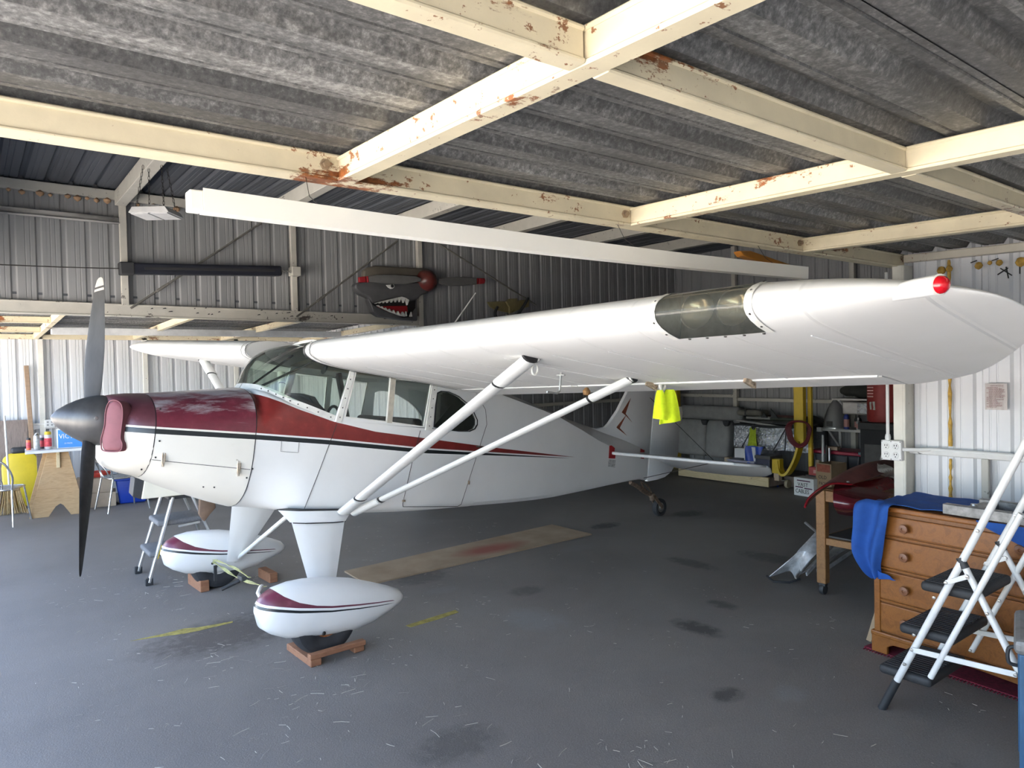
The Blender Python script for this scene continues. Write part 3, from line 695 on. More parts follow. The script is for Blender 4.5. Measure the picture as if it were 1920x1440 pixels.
# windshield
TOP = [(1.53, 0, .690), (1.42, .20, .676), (1.30, .37, .645), (1.235, .475, .598), (1.30, .495, .548), (1.38, .496, .520), (1.475, .497, .500)]
Bc = catmull(BASE, 8); Tc = catmull(TOP, 8)
mb = MB()
def wsh(u, v_):
    u = 2 * u - 1; s = 1 if u > 0 else -1; a = min(abs(u), 1) * (len(Bc) - 1); i = min(int(a), len(Bc) - 2); k = a - i
    B_ = Bc[i].lerp(Bc[i + 1], k); T_ = Tc[i].lerp(Tc[i + 1], k); q = 4 * v_ * (1 - v_); e = 1 - u * u
    p = B_.lerp(T_, v_) + Vector((-.062 * e, .004 * (1 - e), .062 * e)) * q
    return Vector((p.x, p.y * s, p.z))
mb.grid(wsh, 48, 14); part(mb, 'windshield', GLW, None, 60)
mb = MB(); secs = []
for s in (-1, 1):
    P = [Vector((p.x, s * p.y, p.z)) for p in Bc]; n_ = len(P)
    out = [p + Vector((.012, s * .006, .030)) for p in P]; low = [p + Vector((-.010, s * .007, -.012)) for p in P]
    mb2 = MB(); mb2.add([v_ for p in zip(low, out) for v_ in p], [(2 * i, 2 * i + 1, 2 * i + 3, 2 * i + 2) for i in range(n_ - 1)]); st_ = part(mb2, 'windshield_strip', TRIMW, None, 40, 0, None, .003)
    for i in range(14, n_ - 1, 4):
        q = (low[i] + out[i]) / 2 + Vector((0, s * .004, 0)); r = MB(); r.lathe([(0, .004), (.0042, .003), (.005, 0)], 7, T(*q) @ RX(-s * PI / 2)); part(r, 'rivet', SCREW, st_)

# wings ------------------------------------------------------------------
AF_U = [(0, 0), (.004, .014), (.0125, .026), (.03, .041), (.06, .056), (.10, .068), (.18, .080), (.28, .084), (.40, .080), (.55, .066), (.70, .046), (.81, .030)]
AF_L = [(0, 0), (.004, -.012), (.0125, -.021), (.03, -.030), (.06, -.037), (.10, -.041), (.18, -.041), (.28, -.037), (.40, -.030), (.55, -.021), (.70, -.013), (.81, -.008)]
def zle(y): return .556 + .0135 * y if y >= 0 else .575 + .046 * -y     # y to port; the aircraft sits one wing a little low
def zte(y): return .392 + .030 * y if y >= 0 else .41 + .062 * -y
TIP_LE = [(0, 1.10), (4.05, 1.10), (4.20, 1.112), (4.32, 1.16), (4.40, 1.25), (4.44, 1.36), (4.455, 1.50)]
TIP_TE = [(0, 2.70), (3.70, 2.70), (3.85, 2.63), (4.02, 2.50), (4.15, 2.31), (4.28, 2.06), (4.37, 1.86), (4.43, 1.68), (4.455, 1.52)]
def wingpt(y, c, h):
    """y to port (signed), c chord fraction of the full 1.6 m chord line, h height fraction"""
    a = abs(y); x0 = smoothtab(TIP_LE, a); x1 = smoothtab(TIP_TE, a); ch = x1 - x0
    full = 1.6; x = x0 + ch * c
    f = (x - 1.10) / full; zc = zle(y) + (zte(y) - zle(y)) * f
    thin = min(1, (ch / full) ** .8) * (1 if a < 3.7 else max(.10, 1 - ((a - 3.7) / .76) ** 2 * .85))
    return Vector((x, -y, zc + h * full * thin))
RIBN = [i * .33 for i in range(14)]
m, n, l, b = nt('wing_fabric'); tc = n.new('ShaderNodeTexCoord'); sp = n.new('ShaderNodeSeparateXYZ'); l.new(tc.outputs['Object'], sp.inputs[0])
w_ = n.new('ShaderNodeMath'); w_.operation = 'PINGPONG'; l.new(sp.outputs[1], w_.inputs[0]); w_.inputs[1].default_value = .165
rb = ramp(n, l, w_.outputs[0], [(0.0, 0.0), (.012, 1.0), (.03, .4), (.16, .0)])
v = coords(n, l); f = noise(n, l, 1.8, 7, .6, v); g = noise(n, l, 11, 6, .7, coords(n, l, (1, .35, 1)))
c = ramp(n, l, f, [(.3, (.69, .685, .66)), (.7, (.74, .735, .715))]); c = mixc(n, l, ramp(n, l, g, [(.66, 0.0), (.85, .4)]), c, (.62, .58, .52))
l.new(c, b.inputs['Base Color']); b.inputs['Roughness'].default_value = .6
bump(n, l, b, math_(n, l, 'ADD', rb, math_(n, l, 'MULTIPLY', f, .5)), .35, .012); WINGM = m
LIGHT0, LIGHT1 = 3.41, 3.77; NLE = 5
def stretch(c): return c if c < .28 else .28 + (c - .28) * .72 / .53
NLE = 5                                # landing light opening, number of leading edge points it takes
def wing(s):
    ys = [.52, .9, 1.4, 1.9, 2.4, 2.9, 3.2, LIGHT0, LIGHT1, 3.95, 4.05, 4.14, 4.22, 4.29, 4.35, 4.39, 4.42, 4.44, 4.45, 4.455]
    if s > 0: pass
    prof = [(c, h) for c, h in reversed(AF_U)] + [(c, h) for c, h in AF_L[1:]]
    k0 = len(AF_U) - 1
    mb = MB(); rg = []
    for y in ys:
        pts = []
        for c, h in prof:
            q = c
            if abs(y) > 3.70: q = stretch(c)                          # outboard of the aileron the section runs to the trailing edge
            if abs(y) > 3.70: h = h * (1 - .75 * max(0, (q - .6) / .4)) if q > .6 else h
            pts.append(wingpt(s * y, q, h))
        rg.append(pts)
    # an extra station at 3.70 with the full section closes the end of the aileron cutout
    i = ys.index(LIGHT1); ysx = ys[:]
    rg.insert(i, [wingpt(s * 3.701, stretch(c), h * (1 - .75 * max(0, (stretch(c) - .6) / .4))) for c, h in prof]); ysx.insert(i, 3.701)
    rg.insert(i, [wingpt(s * 3.70, c, h) for c, h in prof]); ysx.insert(i, 3.70)
    n_ = len(prof); vs = [v_ for r in rg for v_ in r]; fs = []
    for a in range(len(rg) - 1):
        hole = s > 0 and LIGHT0 - .01 < ysx[a] and ysx[a + 1] < LIGHT1 + .01
        for k in range(n_ - 1):
            if hole and k0 - NLE <= k < k0 + NLE: continue
            fs.append((a * n_ + k, a * n_ + k + 1, (a + 1) * n_ + k + 1, (a + 1) * n_ + k))
        if not (ysx[a] >= 3.70): fs.append((a * n_, (a + 1) * n_, (a + 1) * n_ + n_ - 1, a * n_ + n_ - 1))   # rear face
    fs.append(tuple(range(n_)))
    mb.add(vs, fs)
    return part(mb, 'wing', WINGM, None, 40, 0, 'port wing' if s > 0 else 'starboard wing'), prof, k0
pw, prof, k0 = wing(1); wing(-1)
def surface(s, y0, y1, name):
    mb = MB(); rg = []
    for i in range(9):
        y = y0 + (y1 - y0) * i / 8; pts = []
        for c, h in ((.815, .004), (.822, .027), (.86, .026), (.93, .012), (1, .001), (1, -.001), (.93, -.005), (.86, -.008), (.822, -.010)): pts.append(wingpt(s * y, c, h))
        rg.append(pts)
    mb.rings(rg, True); return part(mb, name, WINGM, None, 30)
for s in (1, -1): surface(s, 1.80, 3.69, 'aileron'); surface(s, .55, 1.79, 'flap')
LITE = M('bright_white_edge', (.82, .82, .80), .4)
mb = MB(); mb.tube([wingpt(y, .808, -.0095) for y in (1.82, 2.3, 2.8, 3.2, 3.68)], .007, 6); part(mb, 'gap_strip', LITE)
mb = MB(); mb.tube([wingpt(y, .808, -.0095) for y in (.9, 1.2, 1.5, 1.76)], .004, 6); part(mb, 'gap_strip', LITE)
# black edged root fairing cuff at the leading edge
for s in (1, -1):
    for y, w0, mt, nm in ((.515, .020, BLK, 'root_seal'), (.605, .011, BLK, 'root_seal')):
        mb = MB(); rg = []
        for yy in (y, y + w0): rg.append([wingpt(s * yy, c, h) + Vector((-.006 if c < .03 else 0, 0, math.copysign(.006, h) if h else 0)) for c, h in prof])
        n_ = len(prof); mb.add([v_ for r in rg for v_ in r], [(k, k + 1, n_ + k + 1, n_ + k) for k in range(n_ - 1)]); part(mb, nm, mt)
# rib tapes on the underside of the port wing
for y in (.85, 1.2, 1.55, 1.9, 2.25, 2.6, 2.95, 3.25, 3.86):
    mb = MB(); P = [wingpt(y, c, h - .0004) for c, h in AF_L[6:]] if y < 3.7 else [wingpt(y + .10 * (c - .1), stretch(c) * .98, h * (1 - .75 * max(0, (stretch(c) - .6) / .4)) - .0004) for c, h in AF_L[6:]]
    mb.tube(P, .0026, 5); part(mb, 'rib_tape', LITE)
# landing light: dark bay, two lamps, clear lens with screws
lp = prof[k0 - NLE:k0 + NLE + 1]
mb = MB(); rg = [[wingpt(LIGHT0 + (LIGHT1 - LIGHT0) * t, c, h) for c, h in lp] for t in [i / 8 for i in range(9)]]; n_ = len(lp)
mb.add([v_ for r in rg for v_ in r], [(a * n_ + k, a * n_ + k + 1, (a + 1) * n_ + k + 1, (a + 1) * n_ + k) for a in range(8) for k in range(n_ - 1)])
lens = part(mb, 'landing_light_lens', glass('yellowed_lens', (.90, .87, .80), .06, .14), None, 60)
mb = MB(); mb.add([wingpt(y, c, h) + Vector((.005, 0, 0)) for y in (LIGHT0, LIGHT1) for c, h in (lp[0], (lp[0][0], 0), lp[-1])], [(0, 1, 4, 3), (1, 2, 5, 4)]); part(mb, 'light_bay', M('light_bay_grey', (.40, .38, .33), .4, .5, .3, 12))
for yy in (LIGHT0 + .001, LIGHT1 - .001):
    q0 = [wingpt(yy, c, h) for c, h in lp]; mb = MB(); mb.add(q0, [tuple(range(len(q0)))]); part(mb, 'light_bay_end', STEEL)
for y in (3.53, 3.68):
    c0 = wingpt(y, .055, .010); mm = T(*c0) @ RY(-PI / 2 + .1)
    mb = MB(); mb.lathe([(.0, -.035), (.035, -.03), (.066, -.005), (.070, 0), (.066, -.001), (.035, -.018), (0, -.022)], 24, mm); lm = part(mb, 'lamp_reflector', M('lamp_chrome', (.75, .72, .66), .12, 1))
    mb = MB(); mb.lathe([(.065, .0), (.06, .008), (.035, .016), (0, .018)], 24, mm); part(mb, 'lamp_glass', glass('lamp_glass', (.9, .88, .82), .05, .12), lm)
for y in (LIGHT0 - .012, LIGHT1 + .012):
    mb = MB(); rg = [[wingpt(y + dy, c, h) + Vector((-.003 if c < .02 else 0, 0, math.copysign(.003, h) if h else 0)) for c, h in lp] for dy in (-.014, .014)]
    mb.add([v_ for r in rg for v_ in r], [(k, k + 1, n_ + k + 1, n_ + k) for k in range(n_ - 1)]); ls = part(mb, 'lens_strip', TRIMW, None, 40)
    for k in (1, 3, 7, 9):
        c, h = lp[k]; q = wingpt(y, c, h); r = MB(); d = Vector((-.6 if abs(h) < .03 else -.1, 0, math.copysign(1, h))).normalized()
        r.lathe([(0, .006), (.004, .0055), (.005, 0)], 7, T(*q) @ d.to_track_quat('Z', 'Y').to_matrix().to_4x4()); part(r, 'screw', SCREW, ls)
for i in range(5):
    q = wingpt(LIGHT0 + .04 + i * .075, lp[-1][0] + .006, lp[-1][1]); r = MB(); r.lathe([(0, -.005), (.005, -.004), (.006, 0)], 7, T(*q)); part(r, 'screw', SCREW)
# navigation light on its fairing
mb = MB(); P = catmull([(1.42, -3.86, .600), (1.30, -4.02, .604), (1.205, -4.15, .606), (1.135, -4.25, .605), (1.095, -4.32, .602), (1.082, -4.345, .600)], 5)
mb.tube(P, [.003 + .024 * min(1, i / 16) for i in range(len(P))], 20); part(mb, 'light_fairing', FABRIC)
dr = (P[-1] - P[-2]).normalized(); mm = T(*P[-1]) @ dr.to_track_quat('Z', 'Y').to_matrix().to_4x4()
m, n, l, b = nt('red_lens'); b.inputs['Base Color'].default_value = (.55, .004, .012, 1); b.inputs['Roughness'].default_value = .12; b.inputs['Coat Weight'].default_value = .6; REDL = m
mb = MB(); mb.lathe([(.025, -.004), (.025, .004), (.022, .016), (.014, .024), (0, .028)], 20, mm); nl = part(mb, 'navigation_light', REDL, None, 40, 0, 'red navigation light lens')
mb = MB(); mb.lathe([(.027, -.004), (.029, .004), (.024, .006)], 20, mm); part(mb, 'lens_ring', TRIMW, nl)

# struts ---------------------------------------------------------------------
def strut(mb, a, b_, chord, thick, k=14):
    a = Vector(a); b_ = Vector(b_); d = (b_ - a).normalized(); cx = Vector((1, 0, 0)); cx = (cx - d * d.x).normalized(); nx = d.cross(cx); rg = []
    for t in (a, b_):
        rg.append([t + cx * (math.cos(2 * PI * i / k) * chord / 2) + nx * (math.sin(2 * PI * i / k) * thick / 2) for i in range(k)])
    return mb.rings(rg, True)
STR = M('strut_white', (.78, .78, .75), .33, 0, .07, 9)
for s in (1, -1):
    f0 = Vector((1.50, -.535 * s, -.515)); f1 = wingpt(s * 2.44, .19, -.041); r0 = Vector((1.575, -.535 * s, -.525)); r1 = wingpt(s * 2.42, .69, -.014)
    st_ = part(strut(MB(), f0, f1, .092, .040), 'front_strut', STR); st2 = part(strut(MB(), r0, r1, .066, .034), 'rear_strut', STR)
    for st0, p, q, cc, tt in ((st_, f0, f1, .092, .040), (st2, r0, r1, .066, .034)):
        for k in ((.115, .122) , (.868, .874)): part(strut(MB(), p.lerp(q, k[0]), p.lerp(q, k[1]), cc + .005, tt + .005), 'strut_band', BLK, st0)
        part(strut(MB(), p.lerp(q, .0), p.lerp(q, .112), cc + .012, tt + .014), 'strut_cuff', STR, st0)
        part(strut(MB(), p.lerp(q, .876), p.lerp(q, 1.0), cc + .012, tt + .012), 'strut_cuff', STR, st0)
        e = q + Vector((.0, 0, .004)); part(strut(MB(), e + Vector((0, .012 * s, -.006)), e, cc + .022, tt + .020), 'strut_seal', BLK, st0)
        for k in (.02, .045, .07, .095): r = MB(); w0 = p.lerp(q, k) + Vector((0, -s * (tt / 2 + .006), -.006)); r.lathe([(0, .004), (.004, .003), (.005, 0)], 7, T(*w0) @ RX(s * PI / 2)); part(r, 'rivet', SCREW, st0)
# tie-down ring and pitot under the port wing
q = wingpt(2.38, .24, -.05); mb = MB(); mb.tube([q + Vector((.02 * math.cos(a), 0, -.03 + .026 * math.sin(a))) for a in [2 * PI * i / 16 for i in range(16)]], .005, 6, False, True); part(mb, 'tie_down_ring', DIRTYW)
q = wingpt(2.15, .50, -.02); mb = MB(); mb.tube([q, q + Vector((0, 0, -.11)), q + Vector((-.02, 0, -.125)), q + Vector((-.10, 0, -.125))], .006, 7); mb.bar(q + Vector((0, .03, -.02)), q + Vector((0, -.03, -.02)), .01, .006); part(mb, 'pitot_tube', STEEL)
q = wingpt(1.9, .805, -.02); mb = MB(); mb.lathe([(0, -.05), (.02, -.045), (.026, -.02), (.012, 0), (0, .004)], 10, T(*q)); part(mb, 'hinge_bracket', M('rusty_bracket', (.30, .16, .06), .7, .2, .4, 30))
for y in (2.42, 3.05):
    q = wingpt(y, .80, -.018); mb = MB(); mb.bar(q + Vector((-.05, 0, .01)), q + Vector((.04, 0, -.012)), .016, .03); mb.tube([q + Vector((-.02, 0, -.005)), q + Vector((.02, -.02, -.025)), q + Vector((.05, 0, .0))], .007, 6); part(mb, 'aileron_hinge', LATM)
q = Vector((2.45, 0, .66)); mb = MB(); mb.tube([q, q + Vector((.06, 0, .09)), Vector((2.90, 0, 1.335))], [.012, .009, .005], 8); mb.lathe([(.03, 0), (.026, .01), (.0, .014)], 12, T(2.45, 0, .672)); part(mb, 'antenna', LITE)

# undercarriage ---------------------------------------------------------------
for s in (1, -1):
    # fabric covered leg, upper fairing, and the inner brace tube
    def quadtube(a, b_, t0, t1):
        mb = MB(); rg = []
        for (x0, x1, y, z), t in ((a, t0), (b_, t1)):
            xm = (x0 + x1) / 2
            rg.append([Vector(p) for p in ((x0, -s * y, z), (x0 + (x1 - x0) * .22, -s * (y + t), z), (x0 + (x1 - x0) * .72, -s * (y + t), z), (x1, -s * y, z), (x0 + (x1 - x0) * .72, -s * (y - t), z), (x0 + (x1 - x0) * .22, -s * (y - t), z))])
        return mb.rings(rg, True)
    part(quadtube((1.118, 1.512, .53, -.565), (1.222, 1.332, .795, -1.09), .022, .016), 'gear_leg', FABRIC, None, 25)
    ln = part(quadtube((1.045, 1.60, .475, -.505), (1.118, 1.512, .535, -.585), .055, .034), 'leg_fairing', FABRIC, None, 25)
    part(quadtube((1.035, 1.61, .472, -.500), (1.046, 1.60, .476, -.507), .060, .058), 'fairing_seal', BLK, ln, None)
    part(quadtube((1.112, 1.518, .533, -.580), (1.116, 1.514, .537, -.586), .038, .037), 'fairing_seal', BLK, ln, None)
    mb = MB(); mb.tube([(1.42, -s * .03, -.56), (1.30, -s * .84, -1.10)], .017, 10); part(mb, 'brace_tube', DIRTYW)
    mb = MB(); mb.tube([(1.24, -s * .84, -1.10), (1.20, -s * 1.02, -1.118)], .03, 10); mb.tube([(1.30, -s * .84, -1.10), (1.22, -s * .86, -.93)], .016, 8); part(mb, 'axle', STEEL)
    # wheel pant
    pant = [(.758, -1.030, .004, .004, .01), (.772, -.975, .050, .075, 0), (.80, -.930, .080, .19, 0), (.86, -.893, .105, .265, 0), (.95, -.868, .124, .322, 0), (1.05, -.858, .134, .340, 0), (1.2, -.858, .138, .345, 0), (1.37, -.878, .130, .322, 0), (1.52, -.913, .108, .250, 0), (1.64, -.945, .080, .165, 0), (1.72, -.972, .052, .100, 0), (1.757, -1.005, .022, .04, 0), (1.764, -1.025, .004, .006, 0)]
    mb = MB(); rg = []
    for x, zt, hw, dz, _ in pant:
        ztop = zt; zbot = zt - dz; zc = (ztop + zbot) / 2
        rg.append([Vector((x, -s * .945 + hw * math.copysign(abs(math.cos(a)) ** .8, math.cos(a)), zc + dz / 2 * math.copysign(abs(math.sin(a)) ** .85, math.sin(a)))) for a in [2 * PI * i / 28 for i in range(28)]])
    mb.rings(rg, True)
    if s == 1:
        PANT = scheme('wheel_pant_paint', [(.70, -.80), (.80, -.862), (.83, -.888), (.89, -.928), (.975, -.965), (1.08, -.989), (1.18, -1.000), (1.64, -1.022), (1.70, -1.04), (1.8, -1.05)],
                      [(.70, -.962), (.98, -.995), (1.18, -1.012), (1.64, -1.027), (1.8, -1.035)], .014, [(.70, .018), (.98, .015), (1.2, .010), (1.60, .004), (1.66, 0), (1.8, 0)], .70, 1.80, (.16, .035, .06), WHITE, 0, .28)
    pn = part(mb, 'wheel_pant', PANT, None, 40)
    for x, z in (((1.145, -1.16),) if s > 0 else ((1.12, -1.10), (1.15, -1.13))):
        r = MB(); r.lathe([(0, .006), (.010, .004), (.013, 0)], 12, T(x, -.945 * s - (.128 if s > 0 else .125) * 1.0, z) @ RX(PI / 2)); part(r, 'bolt', SCREW, pn)
    # tyre and rim
    mm = T(XG + .0, -s * .945, ZG + .205) @ RX(PI / 2)
    mb = MB(); mb.lathe([(.085, -.060), (.12, -.080), (.16, -.085), (.19, -.072), (.203, -.04), (.206, 0), (.203, .04), (.19, .072), (.16, .085), (.12, .080), (.085, .060)], 40, mm, False); wl_ = part(mb, 'tyre', RUB)
    mb = MB(); mb.lathe([(.0, -.055), (.04, -.058), (.06, -.05), (.085, -.064), (.095, -.062), (.09, 0), (.095, .062), (.085, .064), (.06, .05), (.04, .058), (0, .055)], 28, mm); part(mb, 'wheel_rim', rusty('flaking_rim', (.72, .70, .66), .4, .5), wl_)

# tail ---------------------------------------------------------------------------
def slab(poly, half, name, mat, taper=None):
    """flat tail surface in the x-z plane with rounded thickness"""
    mb = MB(); mb.prism(poly, -half, half, lambda u, v_, t: Vector((u, t, v_))); return part(mb, name, mat, None, 40, half * .9)
FINM = M('tail_fabric', (.74, .75, .75), .38, 0, .06, 2)
fin = slab([(4.40, .235), (4.62, .225), (4.74, .245), (4.80, .29), (4.93, .44), (5.06, .645), (5.20, .86), (5.32, .97), (5.44, 1.01), (5.565, 1.0), (5.535, .5), (5.500, -.31), (5.40, -.30), (4.9, .0)], .026, 'fin', FINM)
rud = slab([(5.545, .5), (5.578, 1.005), (5.68, .985), (5.80, .91), (5.90, .78), (5.985, .60), (6.03, .40), (6.055, .2), (6.062, .03), (6.03, -.10), (5.95, -.20), (5.83, -.265), (5.70, -.295), (5.515, -.318)], .022, 'rudder', FINM)
slab([(6.0, .56), (6.10, .57), (6.125, .50), (6.115, .42), (6.10, .36), (6.03, .37)], .004, 'trim_tab', TRIMW)
LBOLT = M('dull_red_decal', (.26, .07, .035), .5)
for poly in ([(5.12, .585), (4.985, .420), (5.045, .395)], [(4.985, .420), (5.015, .435), (5.17, .325), (5.01, .415)], [(5.065, .400), (4.915, .255), (4.965, .245)], [(4.915, .255), (4.95, .262), (5.095, .175), (4.93, .245)]):
    mb = MB(); mb.prism(poly, -.0285, -.0262, lambda u, v_, t: Vector((u, t, v_))); part(mb, 'lightning_bolt_decal', LBOLT, None, None)
TAPE = M('red_tape', (.40, .01, .015), .45)
def hwp(x): return smoothtab(HW, x)
for quad in ([(4.70, .055), (4.735, .060), (4.80, .035), (4.795, -.02), (4.82, -.035), (4.82, -.075), (4.70, -.075)], [(5.315, .045), (5.40, .03), (5.40, .005), (5.315, .005)], [(5.33, -.03), (5.40, -.035), (5.40, -.065), (5.33, -.062)]):
    mb = MB(); mb.prism(quad, 0, .003, lambda u, v_, t: Vector((u, -hwp(u) - .001 - t, v_))); part(mb, 'red_tape', TAPE, None, None)
mb = MB(); mb.prism([(4.70, -.085), (4.83, -.09), (4.83, -.17), (4.70, -.16)], 0, .002, lambda u, v_, t: Vector((u, -hwp(u) - .001 - t, v_))); part(mb, 'tail_placard', M('pale_placard', (.55, .55, .53), .6, 0, .4, 60), None, None)
for s in (1, -1):
    # stabiliser and drooped elevator
    def P3(pts, z0, zdrop=0.0): return pts
    st_poly = [(4.755, .03), (4.80, .45), (4.88, .90), (4.97, 1.20), (5.06, 1.36), (5.18, 1.45), (5.30, 1.485), (5.425, 1.49), (5.425, .03)]
    mb = MB(); mb.prism(st_poly, -.036, -.008, lambda u, v_, t: Vector((u, -s * v_, t))); part(mb, 'stabilizer', FINM, None, 40, .010)
    el = [(5.44, .10), (5.44, 1.49), (5.52, 1.485), (5.66, 1.43), (5.78, 1.30), (5.85, 1.10), (5.88, .8), (5.88, .40), (5.80, .14)]
    mb = MB(); mb.prism(el, -.010, .010, lambda u, v_, t: Vector((5.44 + (u - 5.44) * .955, -s * v_, -.022 + t - (u - 5.44) * .30))); part(mb, 'elevator', FINM, None, 40, .008)
    mb = MB(); mb.tube([(4.755, -s * .02, -.02), (4.80, -s * .45, -.02), (4.88, -s * .90, -.02), (4.97, -s * 1.20, -.02), (5.06, -s * 1.36, -.02)], .016, 10); part(mb, 'leading_edge_tube', LITE)
    for a, b_ in (((5.36, -s * .95, -.01), (5.45, -s * .03, .62)), ((5.36, -s * .95, -.03), (5.43, -s * .03, -.28))):
        mb = MB(); mb.tube([a, b_], .0035, 5); part(mb, 'bracing_wire', SCREW)
mb = MB(); mb.tube([(5.532, 0, .98), (5.527, 0, .5), (5.508, 0, -.30)], .019, 8); part(mb, 'rudder_post', LITE)
# tail wheel on its leaf spring
RUSTY = M('rusty_tail_spring', (.20, .14, .10), .7, .4, .5, 40)
mb = MB()
for k in range(3): mb.tube([(5.24 + k * .05, .0, -.335 - k * .012), (5.45, 0, -.40 - k * .01), (5.64 - k * .05, 0, -.475 + k * .01)], .022, 8)
mb.tube([(5.42, -.03, -.33), (5.50, -.035, -.36), (5.60, -.02, -.44)], .008, 6); mb.tube([(5.46, .03, -.32), (5.52, .03, -.40)], .008, 6)
part(mb, 'tail_spring', RUSTY)
tw = Vector((5.80, 0, ZG + .0))
gz = lambda x: ZG + math.tan(math.radians(7.5)) * (x - XG)          # ground height seen from the pitched body
cx = 5.79; cz = gz(cx) + .105
mb = MB(); mm = T(cx, 0, cz) @ RX(PI / 2)
mb.lathe([(.055, -.022), (.075, -.034), (.095, -.028), (.102, 0), (.095, .028), (.075, .034), (.055, .022)], 30, mm, False); twl = part(mb, 'tail_tyre', RUB)
mb = MB(); mb.lathe([(0, -.03), (.02, -.03), (.028, -.02), (.05, -.022), (.058, -.022), (.058, .022), (.05, .022), (.028, .02), (.02, .03), (0, .03)], 24, mm); part(mb, 'tail_wheel_rim', STEEL, twl)
mb = MB()
for s in (-1, 1): mb.bar((5.63, s * .03, -.47), (cx, s * .044, cz), .012, .036)
mb.tube([(5.63, 0, -.45), (5.645, 0, -.53)], .028, 10); part(mb, 'tail_wheel_fork', RUSTY)

# ================================================================== things in the hangar
def ray_(px, py):
    xp, yp = px - 960, py - 720; c, s = math.cos(ROLL), math.sin(ROLL)
    x = c * xp + s * yp; y = -s * xp + c * yp
    return _R * (x / F_PX) - _up * (y / F_PX) + _fw
CAMP = Vector((0, 0, EYE))
def on(px, py, ax, val):
    """point of the plane X, Y or Z = val seen at a photo position (used to take measurements off known planes)"""
    r = ray_(px, py); i = 'XYZ'.index(ax); return CAMP + r * ((val - CAMP[i]) / r[i])
def atd(px, py, w): return CAMP + ray_(px, py) * w
BODY = Matrix.LocRotScale(Vector((1.6127, 5.1267, 0)), plane.rotation_euler.to_quaternion(), None) @ T(*OFF)
def B(x, y, z): return BODY @ Vector((x, y, z))

CARD = M('cardboard', (.36, .25, .15), .85, 0, .12, 6); CARD2 = M('pale_cardboard', (.46, .36, .26), .85, 0, .12, 6)
ALU = M('aluminium_tube', (.62, .62, .61), .3, .9, .12, 15); BLKPL = M('black_plastic', (.030, .031, .033), .55, 0, .2, 10)
CHROME = M('steel_tube', (.55, .55, .55), .25, .9, .1, 10); YEL = M('yellow_paint', (.62, .43, .02), .5, 0, .12, 8)
PLYW = wood('raw_plywood', (.40, .24, .11), (.52, .34, .17), .7, (1, 1, 8), 2.2); PINE = wood('pine_lumber', (.52, .40, .22), (.64, .52, .32), .7, (8, 1, 8), 2.0)
OAK = wood('honey_oak', (.195, .064, .010), (.28, .100, .018), .38, (9, 1.2, 9), 1.6); OAKD = wood('honey_oak_dark', (.16, .055, .010), (.22, .08, .015), .4, (9, 1.2, 9), 1.6)
GREYWD = wood('weathered_board', (.17, .13, .11), (.27, .22, .19), .8, (8, 8, 1), 2.0); REDBR = wood('red_brown_block', (.24, .10, .05), (.33, .15, .075), .75, (1, 6, 6), 3)
INK = M('black_ink', (.015, .015, .018), .7, 0, 0); WPAPER = M('white_paper', (.66, .66, .65), .7, 0, .05, 5); WPLAST = M('white_plastic', (.70, .70, .68), .45, 0, .06, 6)
BLUEP = M('blue_plastic', (.012, .055, .42), .4, 0, .15, 5)

# ---------- wheel chocks, strap, floor board, straw
def chock(loc, rz, label, L=.34, W=.40, mat=REDBR):
    t = thing('wheel_chock', label, 'chock', loc, rz, 'wooden wheel chocks')
    for y in (-W / 2 + .03, W / 2 - .03): pass
    MB().box(-L / 2, -L / 2 + .07, -W / 2, W / 2, 0, .042).build('block', mat, t, None, .005, 1)
    MB().box(L / 2 - .07, L / 2, -W / 2 + .02, -W / 2 + .10, 0, .042).build('block', mat, t, None, .005, 1)
    MB().box(-L / 2, L / 2, -W / 2, -W / 2 + .045, .042, .072).build('rail', mat, t, None, .004, 1)
    return t
chock((1.72, 4.19, 0), math.radians(2), 'reddish wooden chock under the tyre of the nearer wheel', .36, .36)
t = thing('wheel_chock', 'reddish wooden chock block against the farther wheel', 'chock', (1.45, 6.16, 0), math.radians(3), 'wooden wheel chocks')
MB().box(-.035, .035, -.19, .14, 0, .09).build('block', REDBR, t, None, .005, 1)
t = thing('wheel_chock', 'wooden chock block behind the farther wheel', 'chock', (1.96, 5.98, 0), math.radians(3), 'wooden wheel chocks')
MB().box(-.035, .035, -.13, .12, 0, .08).build('block', REDBR, t, None, .005, 1)
def ribbon(name, pts, w_, mat, parent=None, up=(0, 0, 1), thick=.003):
    P = catmull(pts, 6); vs = []
    for i, p in enumerate(P):
        d = (P[min(i + 1, len(P) - 1)] - P[max(i - 1, 0)]).normalized(); s_ = d.cross(Vector(up)).normalized()
        tw_ = math.sin(i * .7) * .5; s_ = (s_ * math.cos(tw_) + d.cross(s_) * math.sin(tw_)); vs += [p - s_ * w_ / 2, p + s_ * w_ / 2]
    mb = MB(); mb.add(vs, [(2 * i, 2 * i + 1, 2 * i + 3, 2 * i + 2) for i in range(len(P) - 1)]); return mb.build(name, mat, parent, 60, 0, 2, thick)
t = thing('ratchet_strap', 'greenish yellow ratchet strap stretched between the two landing gear legs', 'strap')
STRAPM = M('strap_webbing', (.46, .45, .20), .8, 0, .25, 30)
A0 = B(.845, -.86, -.905); A1 = B(1.10, .74, -1.075)
ribbon('webbing', [A0, A0.lerp(A1, .25) + Vector((0, 0, -.02)), A0.lerp(A1, .55) + Vector((0, 0, -.03)), A0.lerp(A1, .8) + Vector((0, 0, -.01)), A1, B(1.19, .86, -1.07)], .022, STRAPM, t)
ribbon('webbing', [A0.lerp(A1, .30) + Vector((.02, .0, .0)), A0.lerp(A1, .5) + Vector((0, 0, .03)), A0.lerp(A1, .72) + Vector((0, 0, .03)), A1 + Vector((0, 0, .02))], .018, STRAPM, t)
